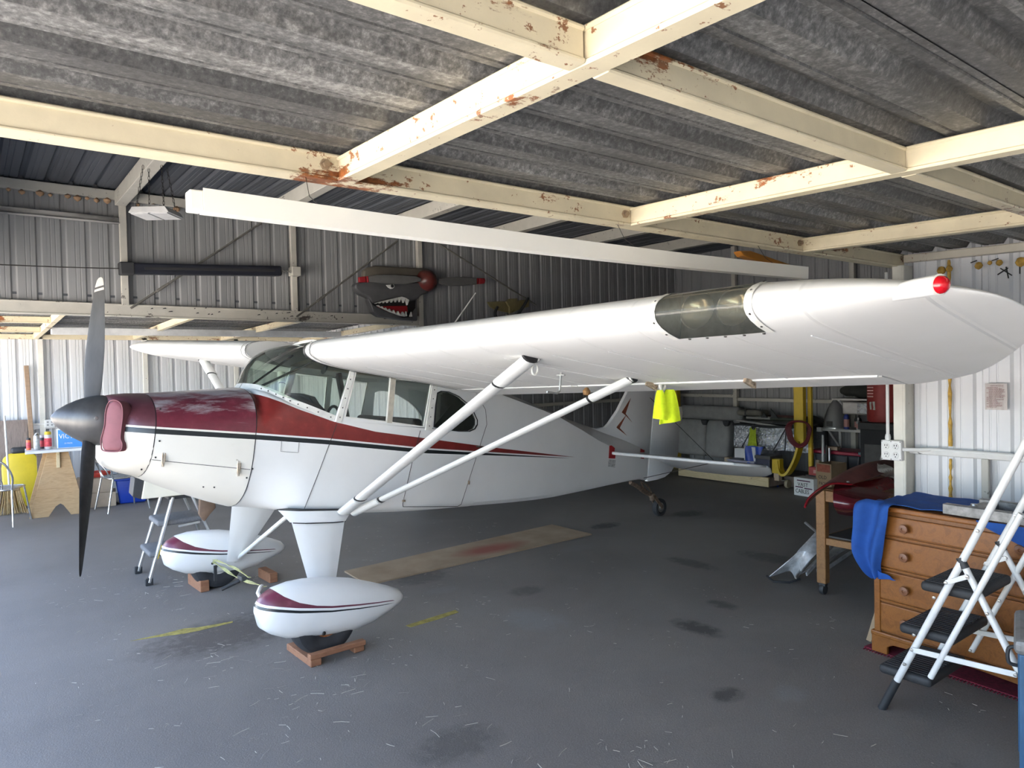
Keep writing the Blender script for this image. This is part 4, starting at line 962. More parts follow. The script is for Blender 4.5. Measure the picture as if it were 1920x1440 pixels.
MB().tube([A0 + Vector((-.01, .03, .0)), A0 + Vector((-.03, -.0, .0)), A0 + Vector((-.05, -.02, -.02)), A0 + Vector((-.04, -.04, -.05))], .012, 7).build('hook', DIRTYW, t, 50)
q = A0.lerp(A1, .36); d = (A1 - A0).normalized()
MB().bar(q - d * .06 + Vector((0, 0, -.01)), q + d * .06 + Vector((0, 0, -.01)), .05, .03).build('ratchet', BLKPL, t, None, .006)
MB().tube([q + Vector((-.02, .02, -.03)), q + Vector((-.13, .04, -.07))], .013, 8).build('ratchet_handle', BLKPL, t, 50)
q = A1; MB().bar(q + Vector((-.0, -.04, -.02)), q + Vector((-.0, -.04, -.14)), .015, .022).build('strap_tail', BLKPL, t, None)

t = tag(MB().prism([(2.54, 5.74), (2.52, 5.25), (5.05, 5.29), (5.04, 5.905)], 0, .012, lambda u, v_, t_: Vector((u, v_, t_))).build('hardboard_sheet', None), 'long brown hardboard sheet lying on the floor under the fuselage', 'board')
m, n, l, b = nt('stained_hardboard'); v = coords(n, l); f = noise(n, l, 3, 6, .6, v); g = noise(n, l, 2.2, 6, .6, v)
gr = n.new('ShaderNodeTexGradient'); gr.gradient_type = 'SPHERICAL'; mp = n.new('ShaderNodeMapping'); mp.inputs['Location'].default_value = (-3.93 * 1.8, -5.50 * 4.5, 0); mp.inputs['Scale'].default_value = (1.8, 4.5, 1); tc = n.new('ShaderNodeTexCoord'); l.new(tc.outputs['Object'], mp.inputs[0]); l.new(mp.outputs[0], gr.inputs[0])
c = ramp(n, l, f, [(.3, (.30, .215, .135)), (.7, (.42, .32, .215))]); c = mixc(n, l, ramp(n, l, math_(n, l, 'MULTIPLY', gr.outputs[0], math_(n, l, 'ADD', g, .5)), [(.15, 0.0), (.7, .8)]), c, (.30, .06, .045))
l.new(c, b.inputs['Base Color']); b.inputs['Roughness'].default_value = .7; t.data.materials.append(m)
rr = random.Random(5); mb = MB()
def straw(x, y, L, a, w_, z=.003):
    bend = rr.uniform(-.5, .5) * L; d = Vector((math.cos(a), math.sin(a), 0)); nn_ = Vector((-d.y, d.x, 0)); P = [Vector((x, y, z)) + d * L * k + nn_ * bend * (k * k) * .6 for k in (0, .5, 1)]
    vs = []
    for p in P: vs += [p - nn_ * w_ / 2, p + nn_ * w_ / 2 + Vector((0, 0, w_ * .6))]
    mb.add(vs, [(0, 1, 3, 2), (2, 3, 5, 4)])
for _ in range(330):
    cx_, cy_ = rr.uniform(.4, 4.6), rr.uniform(1.2, 7.5)
    for _k in range(rr.choice((1, 1, 2, 5))): straw(cx_ + rr.gauss(0, .06), cy_ + rr.gauss(0, .06), rr.uniform(.008, .04), rr.uniform(0, 6.3), rr.uniform(.0013, .0024))
for cx_, cy_, n_ in ((1.55, 3.75, 45), (1.2, 4.4, 30), (1.7, 2.2, 22), (1.25, 6.25, 30), (2.3, 1.9, 14), (1.9, 2.9, 16), (1.0, 3.0, 16), (2.7, 1.8, 10), (1.1, 2.2, 18), (2.3, 4.5, 12)):
    for _k in range(n_): straw(cx_ + rr.gauss(0, .22), cy_ + rr.gauss(0, .22), rr.uniform(.015, .09), rr.uniform(0, 6.3), rr.uniform(.0013, .0023))
o = stuff(mb.build('straw_litter', M('dry_straw', (.52, .48, .39), .8, 0, .2, 20))); tag(o, 'dry straw bits and stalks littering the dark floor', 'straw')

# ---------- on the aeroplane: cowl plugs, towel
m_ = M('maroon_cushion', (.155, .045, .055), .7, 0, .12, 12, .1)
for s, lab in ((-1, 'maroon padded plug in the engine air inlet on the camera side'), (1, 'maroon padded plug in the engine air inlet beyond the spinner')):
    t = thing('cowl_plug', lab, 'plug', B(.09, s * .30, -.02)); t.rotation_euler = plane.rotation_euler
    mb = MB(); pts = []
    outl = catmull([(-.115, -.115, 0), (-.125, -.08, 0), (-.098, .0, 0), (-.105, .08, 0), (-.075, .135, 0), (0, .152, 0), (.07, .13, 0), (.095, .06, 0), (.095, -.06, 0), (.12, -.10, 0), (.105, -.14, 0), (0, -.15, 0), (-.09, -.145, 0)], 4, True)
    rg = []
    for k, dx in ((.80, -.050), (.93, -.046), (1.0, -.034), (1.0, .018), (.92, .032)):
        rg.append([Vector((dx + .32 * (abs(p.x) ** 1.5 if True else 0), s * p.x * k * .62, p.y * k)) for p in outl])
    mb.rings(rg, True); mb.build('cushion', m_, t, 40).rotation_euler = (0, 0, s * -.62)
    mb = MB(); mb.tube([Vector((-.048 + .32 * abs(p.x) ** 1.5, s * p.x * .62, p.y)) for p in outl], .004, 5, False, True); mb.build('piping', m_, t, 50).rotation_euler = (0, 0, s * -.62)
HV = M('hi_vis_cloth', (.62, .78, .01), .85, 0, .12, 30, .2)
t = thing('towel', 'bright yellow-green towel hanging from the aileron hinge under the wing', 'towel', B(2.45, -2.44, .47))
def flap(P0, P1, H, folds, amp, ph, drop):
    def fn(u, v_):
        p = P0.lerp(P1, u); sp_ = .35 + .65 * v_ ** .6; c = (P0 + P1) / 2; p = c + (p - c) * sp_
        return p + Vector((0, 0, -H * v_ - drop * u * v_)) + Vector((.6, .8, 0)) * amp * math.sin(u * folds * PI + ph) * (.3 + v_)
    return fn
u_ = (Vector((math.sin(A_), -math.cos(A_), 0)))
MB().grid(flap(u_ * -.01, u_ * .115, .205, 2.2, .012, .4, -.02), 16, 14).build('cloth', HV, t, 60, 0, 2, .006, (0, 0, -.03))
MB().grid(flap(u_ * -.062, u_ * .025, .165, 1.4, .010, 2.0, .012), 12, 14).build('cloth', HV, t, 60, 0, 2, .006, (-.03, -.04, -.03))
MB().tube([(0, 0, .02), (-.02, -.01, -.01), (.0, 0, -.045), (.03, 0, -.01), (.02, 0, .02)], .012, 8).build('knot', DIRTYW, t, 60)

# ---------- overhead: gutter, lamp, actuator, brace rods
m_ = M('white_gutter_vinyl', (.92, .90, .82), .35, 0, .04, 2)
t = thing('gutter_length', 'long white gutter section hanging on wires below the cream beam', 'gutter', (.53, 2.08, 2.168))
sec = [(-.025, 0), (-.027, .064), (-.020, .066), (-.018, .009), (.018, .009), (.025, .069), (.032, .071), (.030, .062), (.023, 0)]
MB().rings([[Vector((x, y, z + .012 * math.sin(PI * x / 3.06) * -1)) for y, z in sec] for x in [3.06 * i / 14 for i in range(15)]], True).build('trough', m_, t, 30)
MB().box(-.035, .0, -.023, .028, .002, .058).build('end_cap', m_, t, None, .004)
for x in (.35, 1.75, 2.8): MB().tube([(x, 0, .055), (x - .02, .05, .10), (x - .01, .10, .172)], .0012, 4).build('wire', SCREW, t)
t = thing('shop_light', 'white hanging LED shop light on chains near the left wall', 'lamp', (1.26, 6.3, 3.02), math.radians(-38))
MB().prism([(-.16, 0), (-.13, .045), (.13, .045), (.16, 0), (.155, -.004), (-.155, -.004)], -.13, .13, lambda u, v_, t_: Vector((u, t_, v_))).build('housing', M('grey_white_enamel', (.48, .48, .47), .5), t, None, .004)
for s in (-1, 1): MB().box(-.145 if s < 0 else .008, -.008 if s < 0 else .145, -.12, .12, -.012, -.003).build('diffuser', M('diffuser_grey', (.5, .5, .5), .4), t, None, .002)
MB().box(-.05, .05, -.06, .06, .045, .075).build('driver_box', WPLAST, t, None, .004)
for x in (-.11, .11):
    for y in (-.1, .1):
        mb = MB(); z = .045
        for i in range(12):
            p = Vector((x * (1 - .35 * i / 12), y * (1 - i / 12 * .6), z + i * .03)); ax = Vector((1, 0, 0)) if i % 2 else Vector((0, 1, 0))
            mb.tube([p + ax * (.007 * math.cos(a)) + Vector((0, 0, .019 * math.sin(a))) for a in [2 * PI * j / 8 for j in range(8)]], .0022, 4, False, True)
        stuff(mb.build('chain', SCREW, t))
t = thing('door_actuator', 'long black actuator tube mounted level across the upper wall', 'actuator', (1.24, 7.86, 2.785))
MB().box(0, 1.58, -.05, .05, -.055, .055, RY(-.05)).build('housing', M('black_anodised', (.018, .020, .030), .4, .2, .2, 5), t, None, .02, 3)
MB().box(-.02, .11, -.058, .058, -.062, .062, RY(-.05)).build('end_cap', BLKPL, t, None, .012)
MB().box(.2, 1.5, -.056, -.05, -.012, .012, RY(-.05)).build('slot', DARKIN, t, None)
mb = MB()
for i in range(5): mb.tube([Vector((1.60 + i * .022, 0, .083)) + (Vector((0, 1, 0)) if i % 2 else Vector((0, 0, 1))) * (.010 * math.sin(a)) + Vector((.016 * math.cos(a), 0, 0)) for a in [2 * PI * j / 8 for j in range(8)]], .003, 4, False, True)
stuff(mb.build('chain', STEEL, t))
MB().box(1.70, 1.80, -.03, .1, .04, .14).build('wall_bracket', GREYBEAM, t, None, .006)
MB().tube([(-.02, 0, 0), (-.5, 0, -.02), (-1.2, 0, -.035), (-2.4, 0, -.05)], .005, 6).build('cable', SCREW, t)
ROD = M('brace_rod', (.20, .19, .17), .5, .5, .2, 20)
for i, (a, b_, lab) in enumerate(((on(245, 578, 'Y', 7.90), on(490, 418, 'Y', 7.90), 'diagonal brace rod behind the black actuator tube'), (on(556, 594, 'Y', 7.90), on(745, 452, 'Y', 7.90), 'diagonal brace rod rising towards the shark head'), (on(815, 452, 'Y', 7.90), on(1005, 572, 'Y', 7.90), 'diagonal brace rod sloping down to the right of the shark head'))):
    t = thing('brace_rod', lab, 'rod', tuple(a), 0, 'wall brace rods'); d = b_ - a
    MB().tube([(0, 0, 0), d], .011, 8).build('rod', ROD, t, 50)
    k0_ = .18 if i < 2 else .86
    MB().bar(d * k0_, d * (k0_ + .09), .026, .030).build('turnbuckle', ROD, t, None, .008)
t = thing('orange_board', 'orange varnished wooden blade tucked up under the middle roof', 'board', (5.1, 2.6, 2.66))
P = [on(1388, 470, 'Y', 2.9), on(1408, 470, 'Y', 2.9), on(1486, 497, 'Y', 2.9), on(1484, 502, 'Y', 2.9), on(1440, 496, 'Y', 2.9), on(1395, 480, 'Y', 2.9)]
t.location = P[0]
mb = MB(); mb.add([p - P[0] for p in P] + [p - P[0] + Vector((0, .06, 0)) for p in P], [tuple(range(6)), tuple(range(11, 5, -1))] + [(i, (i + 1) % 6, 6 + (i + 1) % 6, 6 + i) for i in range(6)]); mb.build('blade', M('orange_varnish', (.50, .20, .03), .35, 0, .2, 4), t, None, .006)

# ---------- wall art: shark head aircraft nose with a propeller
YS = 7.93
def sk(u, v_): p = on(640 + u / 4.8, 460 + v_ / 4.8, 'Y', 7.80); return (p.x, p.z)
O0 = Vector((4.28, 0, 2.72))
t = thing('shark_nose_art', 'grey shark-mouth aircraft nose sculpture with red propeller hub on the wall', 'wall art', (O0.x, YS, O0.z))
def S2(pts): return [(p[0] - O0.x, p[1] - O0.z) for p in (sk(*q) for q in pts)]
SKG = M('shark_grey', (.085, .085, .088), .5, 0, .2, 5); SKO = M('shark_olive', (.10, .088, .07), .55, 0, .2, 5)
def relief(poly, t0, t1, name, mat, bev=.02, smooth=40, par=None):
    return MB().prism(S2(poly), -t0, -t1, lambda u, v_, d_: Vector((u, d_, v_))).build(name, mat, par or t, smooth, bev, 3)
relief([(215, 225), (250, 192), (330, 178), (500, 190), (700, 200), (800, 205), (850, 235), (700, 330), (450, 335), (215, 300)], 0, .10, 'upper_nose', SKO, .03)
relief([(150, 335), (215, 318), (450, 330), (700, 330), (800, 420), (720, 450), (700, 478), (620, 498), (560, 458), (420, 488), (280, 523), (252, 470), (180, 440), (132, 395), (122, 355)], 0, .13, 'cheek', SKG, .025)
relief([(252, 470), (290, 535), (430, 600), (560, 650), (640, 648), (660, 600), (690, 560), (690, 680), (560, 670), (350, 640), (290, 600), (262, 520)], 0, .12, 'lower_jaw', SKG, .018)
relief([(282, 525), (420, 486), (560, 458), (640, 500), (695, 490), (690, 600), (640, 645), (560, 645), (430, 600)], 0, .06, 'mouth', M('mouth_black', (.012, .01, .01), .6), .004)
relief([(335, 548), (450, 542), (610, 540), (618, 598), (590, 612), (500, 612), (400, 585)], .05, .085, 'tongue', M('tongue_red', (.32, .008, .015), .3), .01)
TEETH = M('tooth_white', (.68, .68, .64), .5)
up_ = [(300, 521), (330, 512), (362, 504), (396, 496), (432, 487), (470, 479), (505, 470), (540, 463), (575, 472), (608, 492)]
for i, (a, c) in enumerate(zip(up_, up_[1:])):
    L_ = 8 + i * 6; relief([a, c, ((a[0] + c[0]) / 2 + 2, (a[1] + c[1]) / 2 + L_)], .10, .14, 'tooth', TEETH, 0, None)
lo_ = [(320, 540), (350, 556), (382, 572), (415, 588), (450, 604), (490, 620), (530, 634), (575, 640), (590, 638)]
for i, (a, c) in enumerate(zip(lo_, lo_[1:])):
    L_ = 10 + i * 5; relief([a, c, ((a[0] + c[0]) / 2, (a[1] + c[1]) / 2 - L_)], .10, .14, 'tooth', TEETH, 0, None)
relief([(618, 640), (640, 640), (632, 598)], .10, .13, 'tooth', TEETH, 0, None)
eye = [(400, 358), (470, 352), (476, 375), (460, 390), (440, 392), (418, 380)]
relief(eye, .12, .145, 'eye', TEETH, .003); pu = sk(452, 368); mb = MB(); mb.lathe([(0, .01), (.018, .008), (.02, 0)], 14, T(pu[0] - O0.x, -.145, pu[1] - O0.z) @ RX(PI / 2)); mb.build('pupil', INK, t, 40)
hc = sk(775, 315); mb = MB(); mb.lathe([(.14, .0), (.145, .06), (.135, .13), (.11, .19), (.06, .235), (0, .245)], 28, T(hc[0] - O0.x, 0, hc[1] - O0.z) @ RX(PI / 2)); mb.build('propeller_hub', M('dark_red_hub', (.11, .014, .012), .35, 0, .5, 7, dark=(.045, .03, .025)), t, 40)
BL = M('prop_blade_grey', (.13, .13, .125), .5, 0, .15, 6); RT = M('red_tip', (.30, .012, .02), .45)
relief([(215, 285), (300, 270), (460, 272), (640, 282), (690, 300), (690, 330), (560, 352), (400, 352), (225, 338)], .17, .21, 'propeller_blade', BL, .012)
relief([(870, 300), (960, 288), (1080, 284), (1215, 292), (1215, 352), (1080, 366), (960, 364), (870, 345)], .12, .15, 'propeller_blade', BL, .012)
relief([(133, 292), (190, 285), (198, 338), (140, 340)], .17, .21, 'blade_tip', RT, .006); relief([(200, 284), (216, 284), (222, 338), (208, 338)], .17, .21, 'blade_tip', RT, .003)
relief([(1218, 296), (1228, 296), (1226, 350), (1216, 350)], .12, .15, 'blade_tip', RT, .003); relief([(1238, 296), (1285, 298), (1290, 318), (1282, 346), (1236, 350)], .12, .15, 'blade_tip', RT, .006)
# tan winged bracket beside it
def tk(u, v_): p = on(900 + u / 16, 540 + v_ / 16, 'Y', 7.86); return Vector((p.x, 0, p.z))
o0 = tk(800, 700)
t = thing('tan_bracket', 'dull yellow folded metal piece with curved dark arms on the wall', 'wall fixture', (o0.x, 7.9, o0.z)); TANM = M('dull_yellow_metal', (.24, .20, .09), .6, 0, .2, 8)
def leafp(pts, d0, d1, mat=TANM):
    MB().prism([((tk(*q) - o0).x, (tk(*q) - o0).z) for q in pts], -d0, -d1, lambda u, v_, e: Vector((u, e, v_))).build('wing_plate', mat, t, None, .004)
leafp([(220, 420), (520, 400), (730, 400), (840, 580), (840, 740), (460, 660), (300, 560)], .02, .05); leafp([(830, 330), (1070, 320), (1075, 580), (850, 780), (840, 580), (740, 410)], .04, .08); leafp([(1090, 380), (1460, 340), (1460, 560), (1200, 640), (960, 740), (1080, 590)], .02, .05)
for pts in ([(490, 560), (410, 760), (470, 950), (560, 1100)], [(1410, 300), (1270, 540), (1120, 780), (1010, 1060), (1000, 1120)]):
    P = catmull([tk(*q) - o0 + Vector((0, -.07, 0)) for q in pts], 6); MB().tube(P, [.016 + .008 * math.sin(PI * i / len(P)) for i in range(len(P))], 8).build('arm', BLKPL, t, 50)
MB().bar(tk(800, 780) - o0 + Vector((0, -.04, 0)), tk(800, 1300) - o0 + Vector((0, -.04, 0)), .02, .02).build('stem', ALU, t)

# ---------- far left bay: chairs, sawhorse table, cans, boxes
def bistro_chair(loc, rz, label):
    t = thing('metal_chair', label, 'chair', loc, rz, 'tubular metal chairs')
    H = .43; W = .21
    for s in (-1, 1):
        MB().tube([(s * (W + .05), -.24, 0), (s * W, -.19, H)], .011, 8).build('leg', CHROME, t, 50)
        MB().tube([(s * (W + .03), .25, 0), (s * W, .17, H)], .011, 8).build('leg', CHROME, t, 50)
    seat = catmull([(-W, -.2, H), (0, -.23, H), (W, -.2, H), (W + .01, 0, H), (W - .03, .18, H), (0, .2, H), (-W + .03, .18, H), (-W - .01, 0, H)], 6, True)
    MB().tube(seat, .011, 8, False, True).build('seat_rim', CHROME, t, 50)
    mb = MB(); mb.add([p + Vector((0, 0, -.004)) for p in seat] + [p + Vector((0, 0, .004)) for p in seat], [tuple(range(len(seat))), tuple(range(2 * len(seat) - 1, len(seat) - 1, -1))] + [(i, (i + 1) % len(seat), len(seat) + (i + 1) % len(seat), len(seat) + i) for i in range(len(seat))]); mb.build('seat', M('perforated_seat', (.30, .31, .33), .45, .6, .3, 60), t)
    def hoop(w_, h, r, y0): return catmull([(-w_, y0, H), (-w_ - .02, y0 + .04, H + h * .45), (-w_ * .75, y0 + .09, H + h * .86), (0, y0 + .11, H + h), (w_ * .75, y0 + .09, H + h * .86), (w_ + .02, y0 + .04, H + h * .45), (w_, y0, H)], 7)
    MB().tube(hoop(W, .38, .011, .17), .012, 8).build('back_hoop', CHROME, t, 50); MB().tube(hoop(.11, .22, .008, .18), .008, 8).build('inner_hoop', CHROME, t, 50)
    return t
bistro_chair((.26, 10.44, 0), math.radians(158), 'tubular metal chair with hoop back at the left edge')
bistro_chair((1.58, 10.50, 0), math.radians(100), 'tubular metal chair with hoop back beside the blue bin')
t = thing('straw_broom', 'straw broom with white handle standing behind the left chair', 'broom', (.40, 11.12, 0))
MB().tube([(-.0, 0, .36), (-.02, .10, 1.26)], .012, 8).build('handle', WPLAST, t, 50)
mb = MB(); r5 = random.Random(2)
for i in range(140):
    a = r5.uniform(-1, 1); y = r5.uniform(-.04, .04); mb.tube([(a * .10, y * .4, .36), (a * .14, y * .8, .18), (a * .19 + r5.uniform(-.015, .015), y * 1.3, r5.uniform(.0, .03))], .0035, 4)
stuff(mb.build('bristles', M('broom_straw', (.52, .36, .17), .8, 0, .25, 20), t))
MB().box(-.11, .11, -.028, .028, .30, .37).build('binding', M('broom_binding', (.40, .27, .13), .8, 0, .2, 40), t, None, .01)
t = thing('mechanic_creeper', 'yellow plastic creeper board standing upright against the far wall', 'creeper', (.55, 11.55, .0)); t.rotation_euler = (math.radians(-9), 0, 0)
MB().prism([(-.17, .02), (-.20, .2), (-.21, .55), (-.19, .68), (-.12, .74), (.12, .74), (.19, .68), (.21, .55), (.20, .2), (.17, .02)], -.03, .03, lambda u, v_, d_: Vector((u, d_, v_))).build('board', M('yellow_moulding', (.70, .52, .03), .4, 0, .1, 5), t, 40, .018, 3)
MB().box(-.10, .10, -.045, .035, .73, .82).build('head_rest', BLKPL, t, 40, .03, 3)
for x in (-.12, .12): MB().lathe([(.03, -.012), (.034, 0), (.03, .012)], 14, T(x, .06, .66) @ RY(PI / 2)).build('caster', BLKPL, t, 40)
tag(MB().box(-.30, .30, -.012, .012, 0, 1.17).build('plywood_sheet', GREYWD, None, None, .002, 1, 0, (.36, 11.80, 0), (math.radians(-5), 0, 0)), 'grey weathered plywood sheet leaning on the far wall at left', 'board')
tag(MB().box(-.028, .028, -.02, .02, 0, 1.92).build('wood_pole', wood('brown_pole', (.30, .20, .13), (.38, .26, .17), .8), None, None, .004, 1, 0, (.72, 11.75, 0), (math.radians(-5), math.radians(-1.5), 0)), 'tall brown wooden batten leaning on the far wall', 'pole')
tag(MB().box(-.03, .03, -.015, .015, 0, .86).build('dark_batten', wood('dark_batten', (.14, .10, .08), (.2, .15, .12), .8), None, None, .003, 1, 0, (.76, 11.50, 0), (math.radians(-5), 0, 0)), 'short dark batten leaning beside the sawhorse', 'pole')
t = thing('sawhorse', 'plywood A-shaped sawhorse with a notched foot under the white tabletop', 'sawhorse', (.88, 10.66, 0), math.radians(-6))
AP = [(-.30, 0), (-.09, .80), (.13, .80), (.30, .0), (.14, 0), (.07, .12), (.03, .15), (-.02, .12), (-.10, 0)]
MB().prism(AP, -.012, .012, lambda u, v_, d_: Vector((u, d_ - .10 * (1 - v_ / .8), v_))).build('leg_panel', PLYW, t, None, .002, 1)
MB().prism(AP, -.012, .012, lambda u, v_, d_: Vector((u - .05, .26 + d_ + .10 * (1 - v_ / .8), v_))).build('leg_panel', PLYW, t, None, .002, 1)
MB().box(.0, .04, -.06, -.02, .60, .80).build('stop_block', PINE, t, None, .004)
MB().box(-.06, .08, -.01, .28, .70, .80).build('ridge_beam', PINE, t, None, .004)
t = tag(MB().box(-.34, .62, -.24, .24, 0, .035).build('white_tabletop', WPLAST, None, None, .005, 1, 0, (.90, 10.74, .802), (0, 0, math.radians(-3))), 'white painted tabletop lying on the sawhorse', 'tabletop')
ZT_ = .838
def can(loc, r, h, body, cap, label, name='spray_can', capc=None):
    t = thing(name, label, 'can', loc, 0, 'cans on the white tabletop')
    MB().lathe([(r * .92, 0), (r, .006), (r, h * .80), (r * .92, h * .84)], 20).build('body', body, t, 40)
    if cap == 'dome': MB().lathe([(r * .92, h * .84), (r * .55, h * .92), (r * .5, h * .96), (0, h * .97)], 20).build('dome', STEEL, t, 40); MB().lathe([(.006, h * .96), (.006, h), (0, h)], 10).build('nozzle', capc or WPLAST, t, 40)
    else: MB().lathe([(r * .95, h * .82), (r * .95, h * .93), (r * .8, h), (0, h)], 20).build('cap', capc or YEL, t, 40)
    MB().lathe([(r * 1.01, h * .15), (r * 1.015, h * .16), (r * 1.015, h * .62), (r * 1.01, h * .63)], 20).build('label_band', M('label_' + name + str(len(MATS)), (.50, .52, .50) if cap == 'dome' else (.60, .06, .08), .5, 0, .5, 25), t, 40)
    return t
can((.60, 10.75, ZT_), .026, .15, M('orange_can', (.65, .13, .04), .4), 'cap', 'small orange can at the left end of the white tabletop', capc=BLKPL)
can((.68, 10.66, ZT_), .034, .215, M('silver_can', (.45, .46, .45), .3, .7), 'dome', 'silver spray can with domed top on the white tabletop')
can((.80, 10.68, ZT_), .040, .22, M('white_red_can', (.62, .58, .56), .4), 'cap', 'red and white can with yellow cap on the white tabletop', capc=YEL)
can((.745, 10.80, ZT_), .030, .17, M('dark_can', (.06, .06, .07), .4), 'cap', 'dark can behind the two larger cans on the tabletop', capc=M('pale_lilac_cap', (.6, .55, .62), .5))
t = thing('motor_oil_carton', 'blue and white carton lettered VICTOR on the white tabletop', 'carton', (1.00, 10.62, ZT_), math.radians(-14))
MB().box(-.11, .21, -.02, .24, 0, .25).build('carton', WPAPER, t, None, .004, 1); BLC = M('carton_blue', (.02, .20, .55), .5, 0, .08, 8)
MB().box(-.095, .20, -.0225, -.02, .01, .235).build('printed_panel', BLC, t); MB().box(-.1125, -.11, .05, .14, .10, .22).build('printed_panel', BLC, t)
text('lettering', 'VICTOR', .085, WPAPER, t, frame((-.085, -.0235, .125), (1, 0, 0), (0, 0, 1)), .0006, xs=.85); text('lettering', '12 PACK', .024, WPAPER, t, frame((-.03, -.0235, .055), (1, 0, 0), (0, 0, 1)), .0006)
t = thing('wall_outlet', 'white electrical box on the far wall behind the spinner tip', 'outlet', (.92, 11.93, 1.04))
MB().box(-.06, .06, -.04, .02, 0, .11).build('box', WPLAST, t, None, .005); MB().box(-.5, -.06, -.02, 0, .04, .065).build('conduit', WPLAST, t, None, .004)
for x in (-.025, .025):
    for z in (.035, .075): MB().box(x - .012, x + .012, -.042, -.039, z - .012, z + .012).build('socket', M('socket_grey', (.3, .3, .3), .5), t)
def carton(name, loc, rz, sx, sy, sz, mat, label, cat='box', flap_=True):
    t = thing(name, label, cat, loc, rz); MB().box(-sx / 2, sx / 2, -sy / 2, sy / 2, 0, sz).build('carton', mat, t, None, .004, 1)
    if flap_: MB().box(-sx / 2 + .005, sx / 2 - .005, -.025, .025, sz, sz + .0012).build('tape', M('parcel_tape', (.42, .32, .20), .35), t)
    return t
carton('cardboard_box', (1.37, 11.02, 0), math.radians(-8), .42, .34, .19, CARD2, 'lower of two stacked cardboard boxes behind the propeller')
carton('cardboard_box', (1.34, 11.03, .192), math.radians(-8), .42, .32, .19, CARD2, 'upper of two stacked cardboard boxes behind the propeller')
t = thing('red_hose_bundle', 'bright red hose bundle on top of the stacked cardboard boxes', 'hose', (1.34, 11.0, .384)); RHOSE = M('bright_red_rubber', (.55, .05, .03), .5)
for k in range(4): MB().tube([(.16 * math.cos(a) + .01 * k, .10 * math.sin(a) - .015 * k, .014 + .018 * k + .008 * math.sin(3 * a + k)) for a in [2 * PI * i / 20 for i in range(20)]], .011, 7, False, True).build('coil', RHOSE, t, 60)
t = thing('blue_bin', 'bright blue plastic bin standing under the nose', 'bin', (1.79, 11.02, 0), math.radians(-10))
MB().prism([(-.16, 0), (-.20, .33), (.20, .33), (.16, 0)], -.15, .15, lambda u, v_, d_: Vector((u, d_ * (1 + .2 * v_ / .33), v_))).build('tub', BLUEP, t, 40, .025, 3)
MB().box(-.215, .215, -.195, .195, .32, .35).build('rim', BLUEP, t, 40, .012, 2)
for x, c, lab in ((2.05, BLKPL, 'small black case on the floor beside the blue bin'), (2.22, M('green_black_case', (.03, .05, .035), .5), 'dark green case on the floor in the far bay'), (2.55, CARD, 'low brown carton on the floor in the far bay')):
    carton('floor_case', (x, 11.35, 0), math.radians(-8), .17 if x < 2.5 else .4, .22, .16 if x < 2.5 else .12, c, lab, 'case', x > 2.5)
# step ladder behind the gear with a cream case on top
t = thing('step_stool', 'silver folding step stool with two dark treads behind the farther wheel', 'step stool', (1.15, 6.71, 0))
G = lambda f: Vector((.29 * f, 0, .98 * f))
for y in (-.23, .23): MB().bar((0, y, .02), Vector((0, y * .86, 0)) + G(.715), .022, .045, (0, 1, 0)).build('front_rail', ALU, t, None, .005); MB().bar((.62, y, .02), (.36, y * .86, .69), .02, .035, (0, 1, 0)).build('rear_leg', ALU, t, None, .005)
for f, w_, dp in ((.25, .40, .22), (.50, .37, .31)):
    p = G(f); MB().box(p.x - .06, p.x + dp, -w_ / 2, w_ / 2, p.z - .03, p.z + .018).build('tread', M('grey_tread', (.15, .15, .155), .7, 0, .2, 60), t, 40, .02, 3)
    MB().bar((p.x + .10, -w_ / 2 - .01, p.z - .045), (.60 - .37 * p.z, -w_ / 2 - .01, p.z - .03), .012, .018).build('link', ALU, t, None, .003)
for y in (-.23, .23):
    MB().box(-.03, .03, y - .02, y + .02, 0, .06).build('foot', BLKPL, t, None, .006); MB().box(.60, .65, y - .02, y + .02, 0, .05).build('foot', BLKPL, t, None, .006)
MB().bar((.062, -.238, .21), (.095, -.234, .32), .024, .008, (0, 1, 0)).build('sticker', YEL, t)
MB().box(.17, .40, -.20, .20, .68, .715).build('top_cap', BLKPL, t, None, .01)
t = thing('cream_case', 'cream case with a black end sitting on the step stool under the nose', 'case', (1.22, 6.60, .716), math.radians(-3))
MB().prism([(-.10, 0), (-.07, .17), (.34, .17), (.34, 0)], -.13, .13, lambda u, v_, d_: Vector((u, d_, v_))).build('shell', M('cream_plastic', (.70, .66, .54), .5, 0, .06, 5), t, None, .008)
MB().prism([(-.165, .03), (-.145, .18), (-.072, .17), (-.102, 0)], -.12, .12, lambda u, v_, d_: Vector((u, d_, v_))).build('end_panel', BLKPL, t, None, .006)
t = thing('leather_tool_pouch', 'brown pouch hanging from the step stool under the belly', 'pouch', (1.60, 6.44, .56)); MB().prism([(-.06, -.02), (-.05, .12), (.06, .14), (.08, .02), (.03, -.03), (-.02, -.09)], -.03, .03, lambda u, v_, d_: Vector((u, d_, v_))).build('pouch', M('brown_leather', (.16, .10, .065), .75, 0, .3, 8), t, 40, .012)

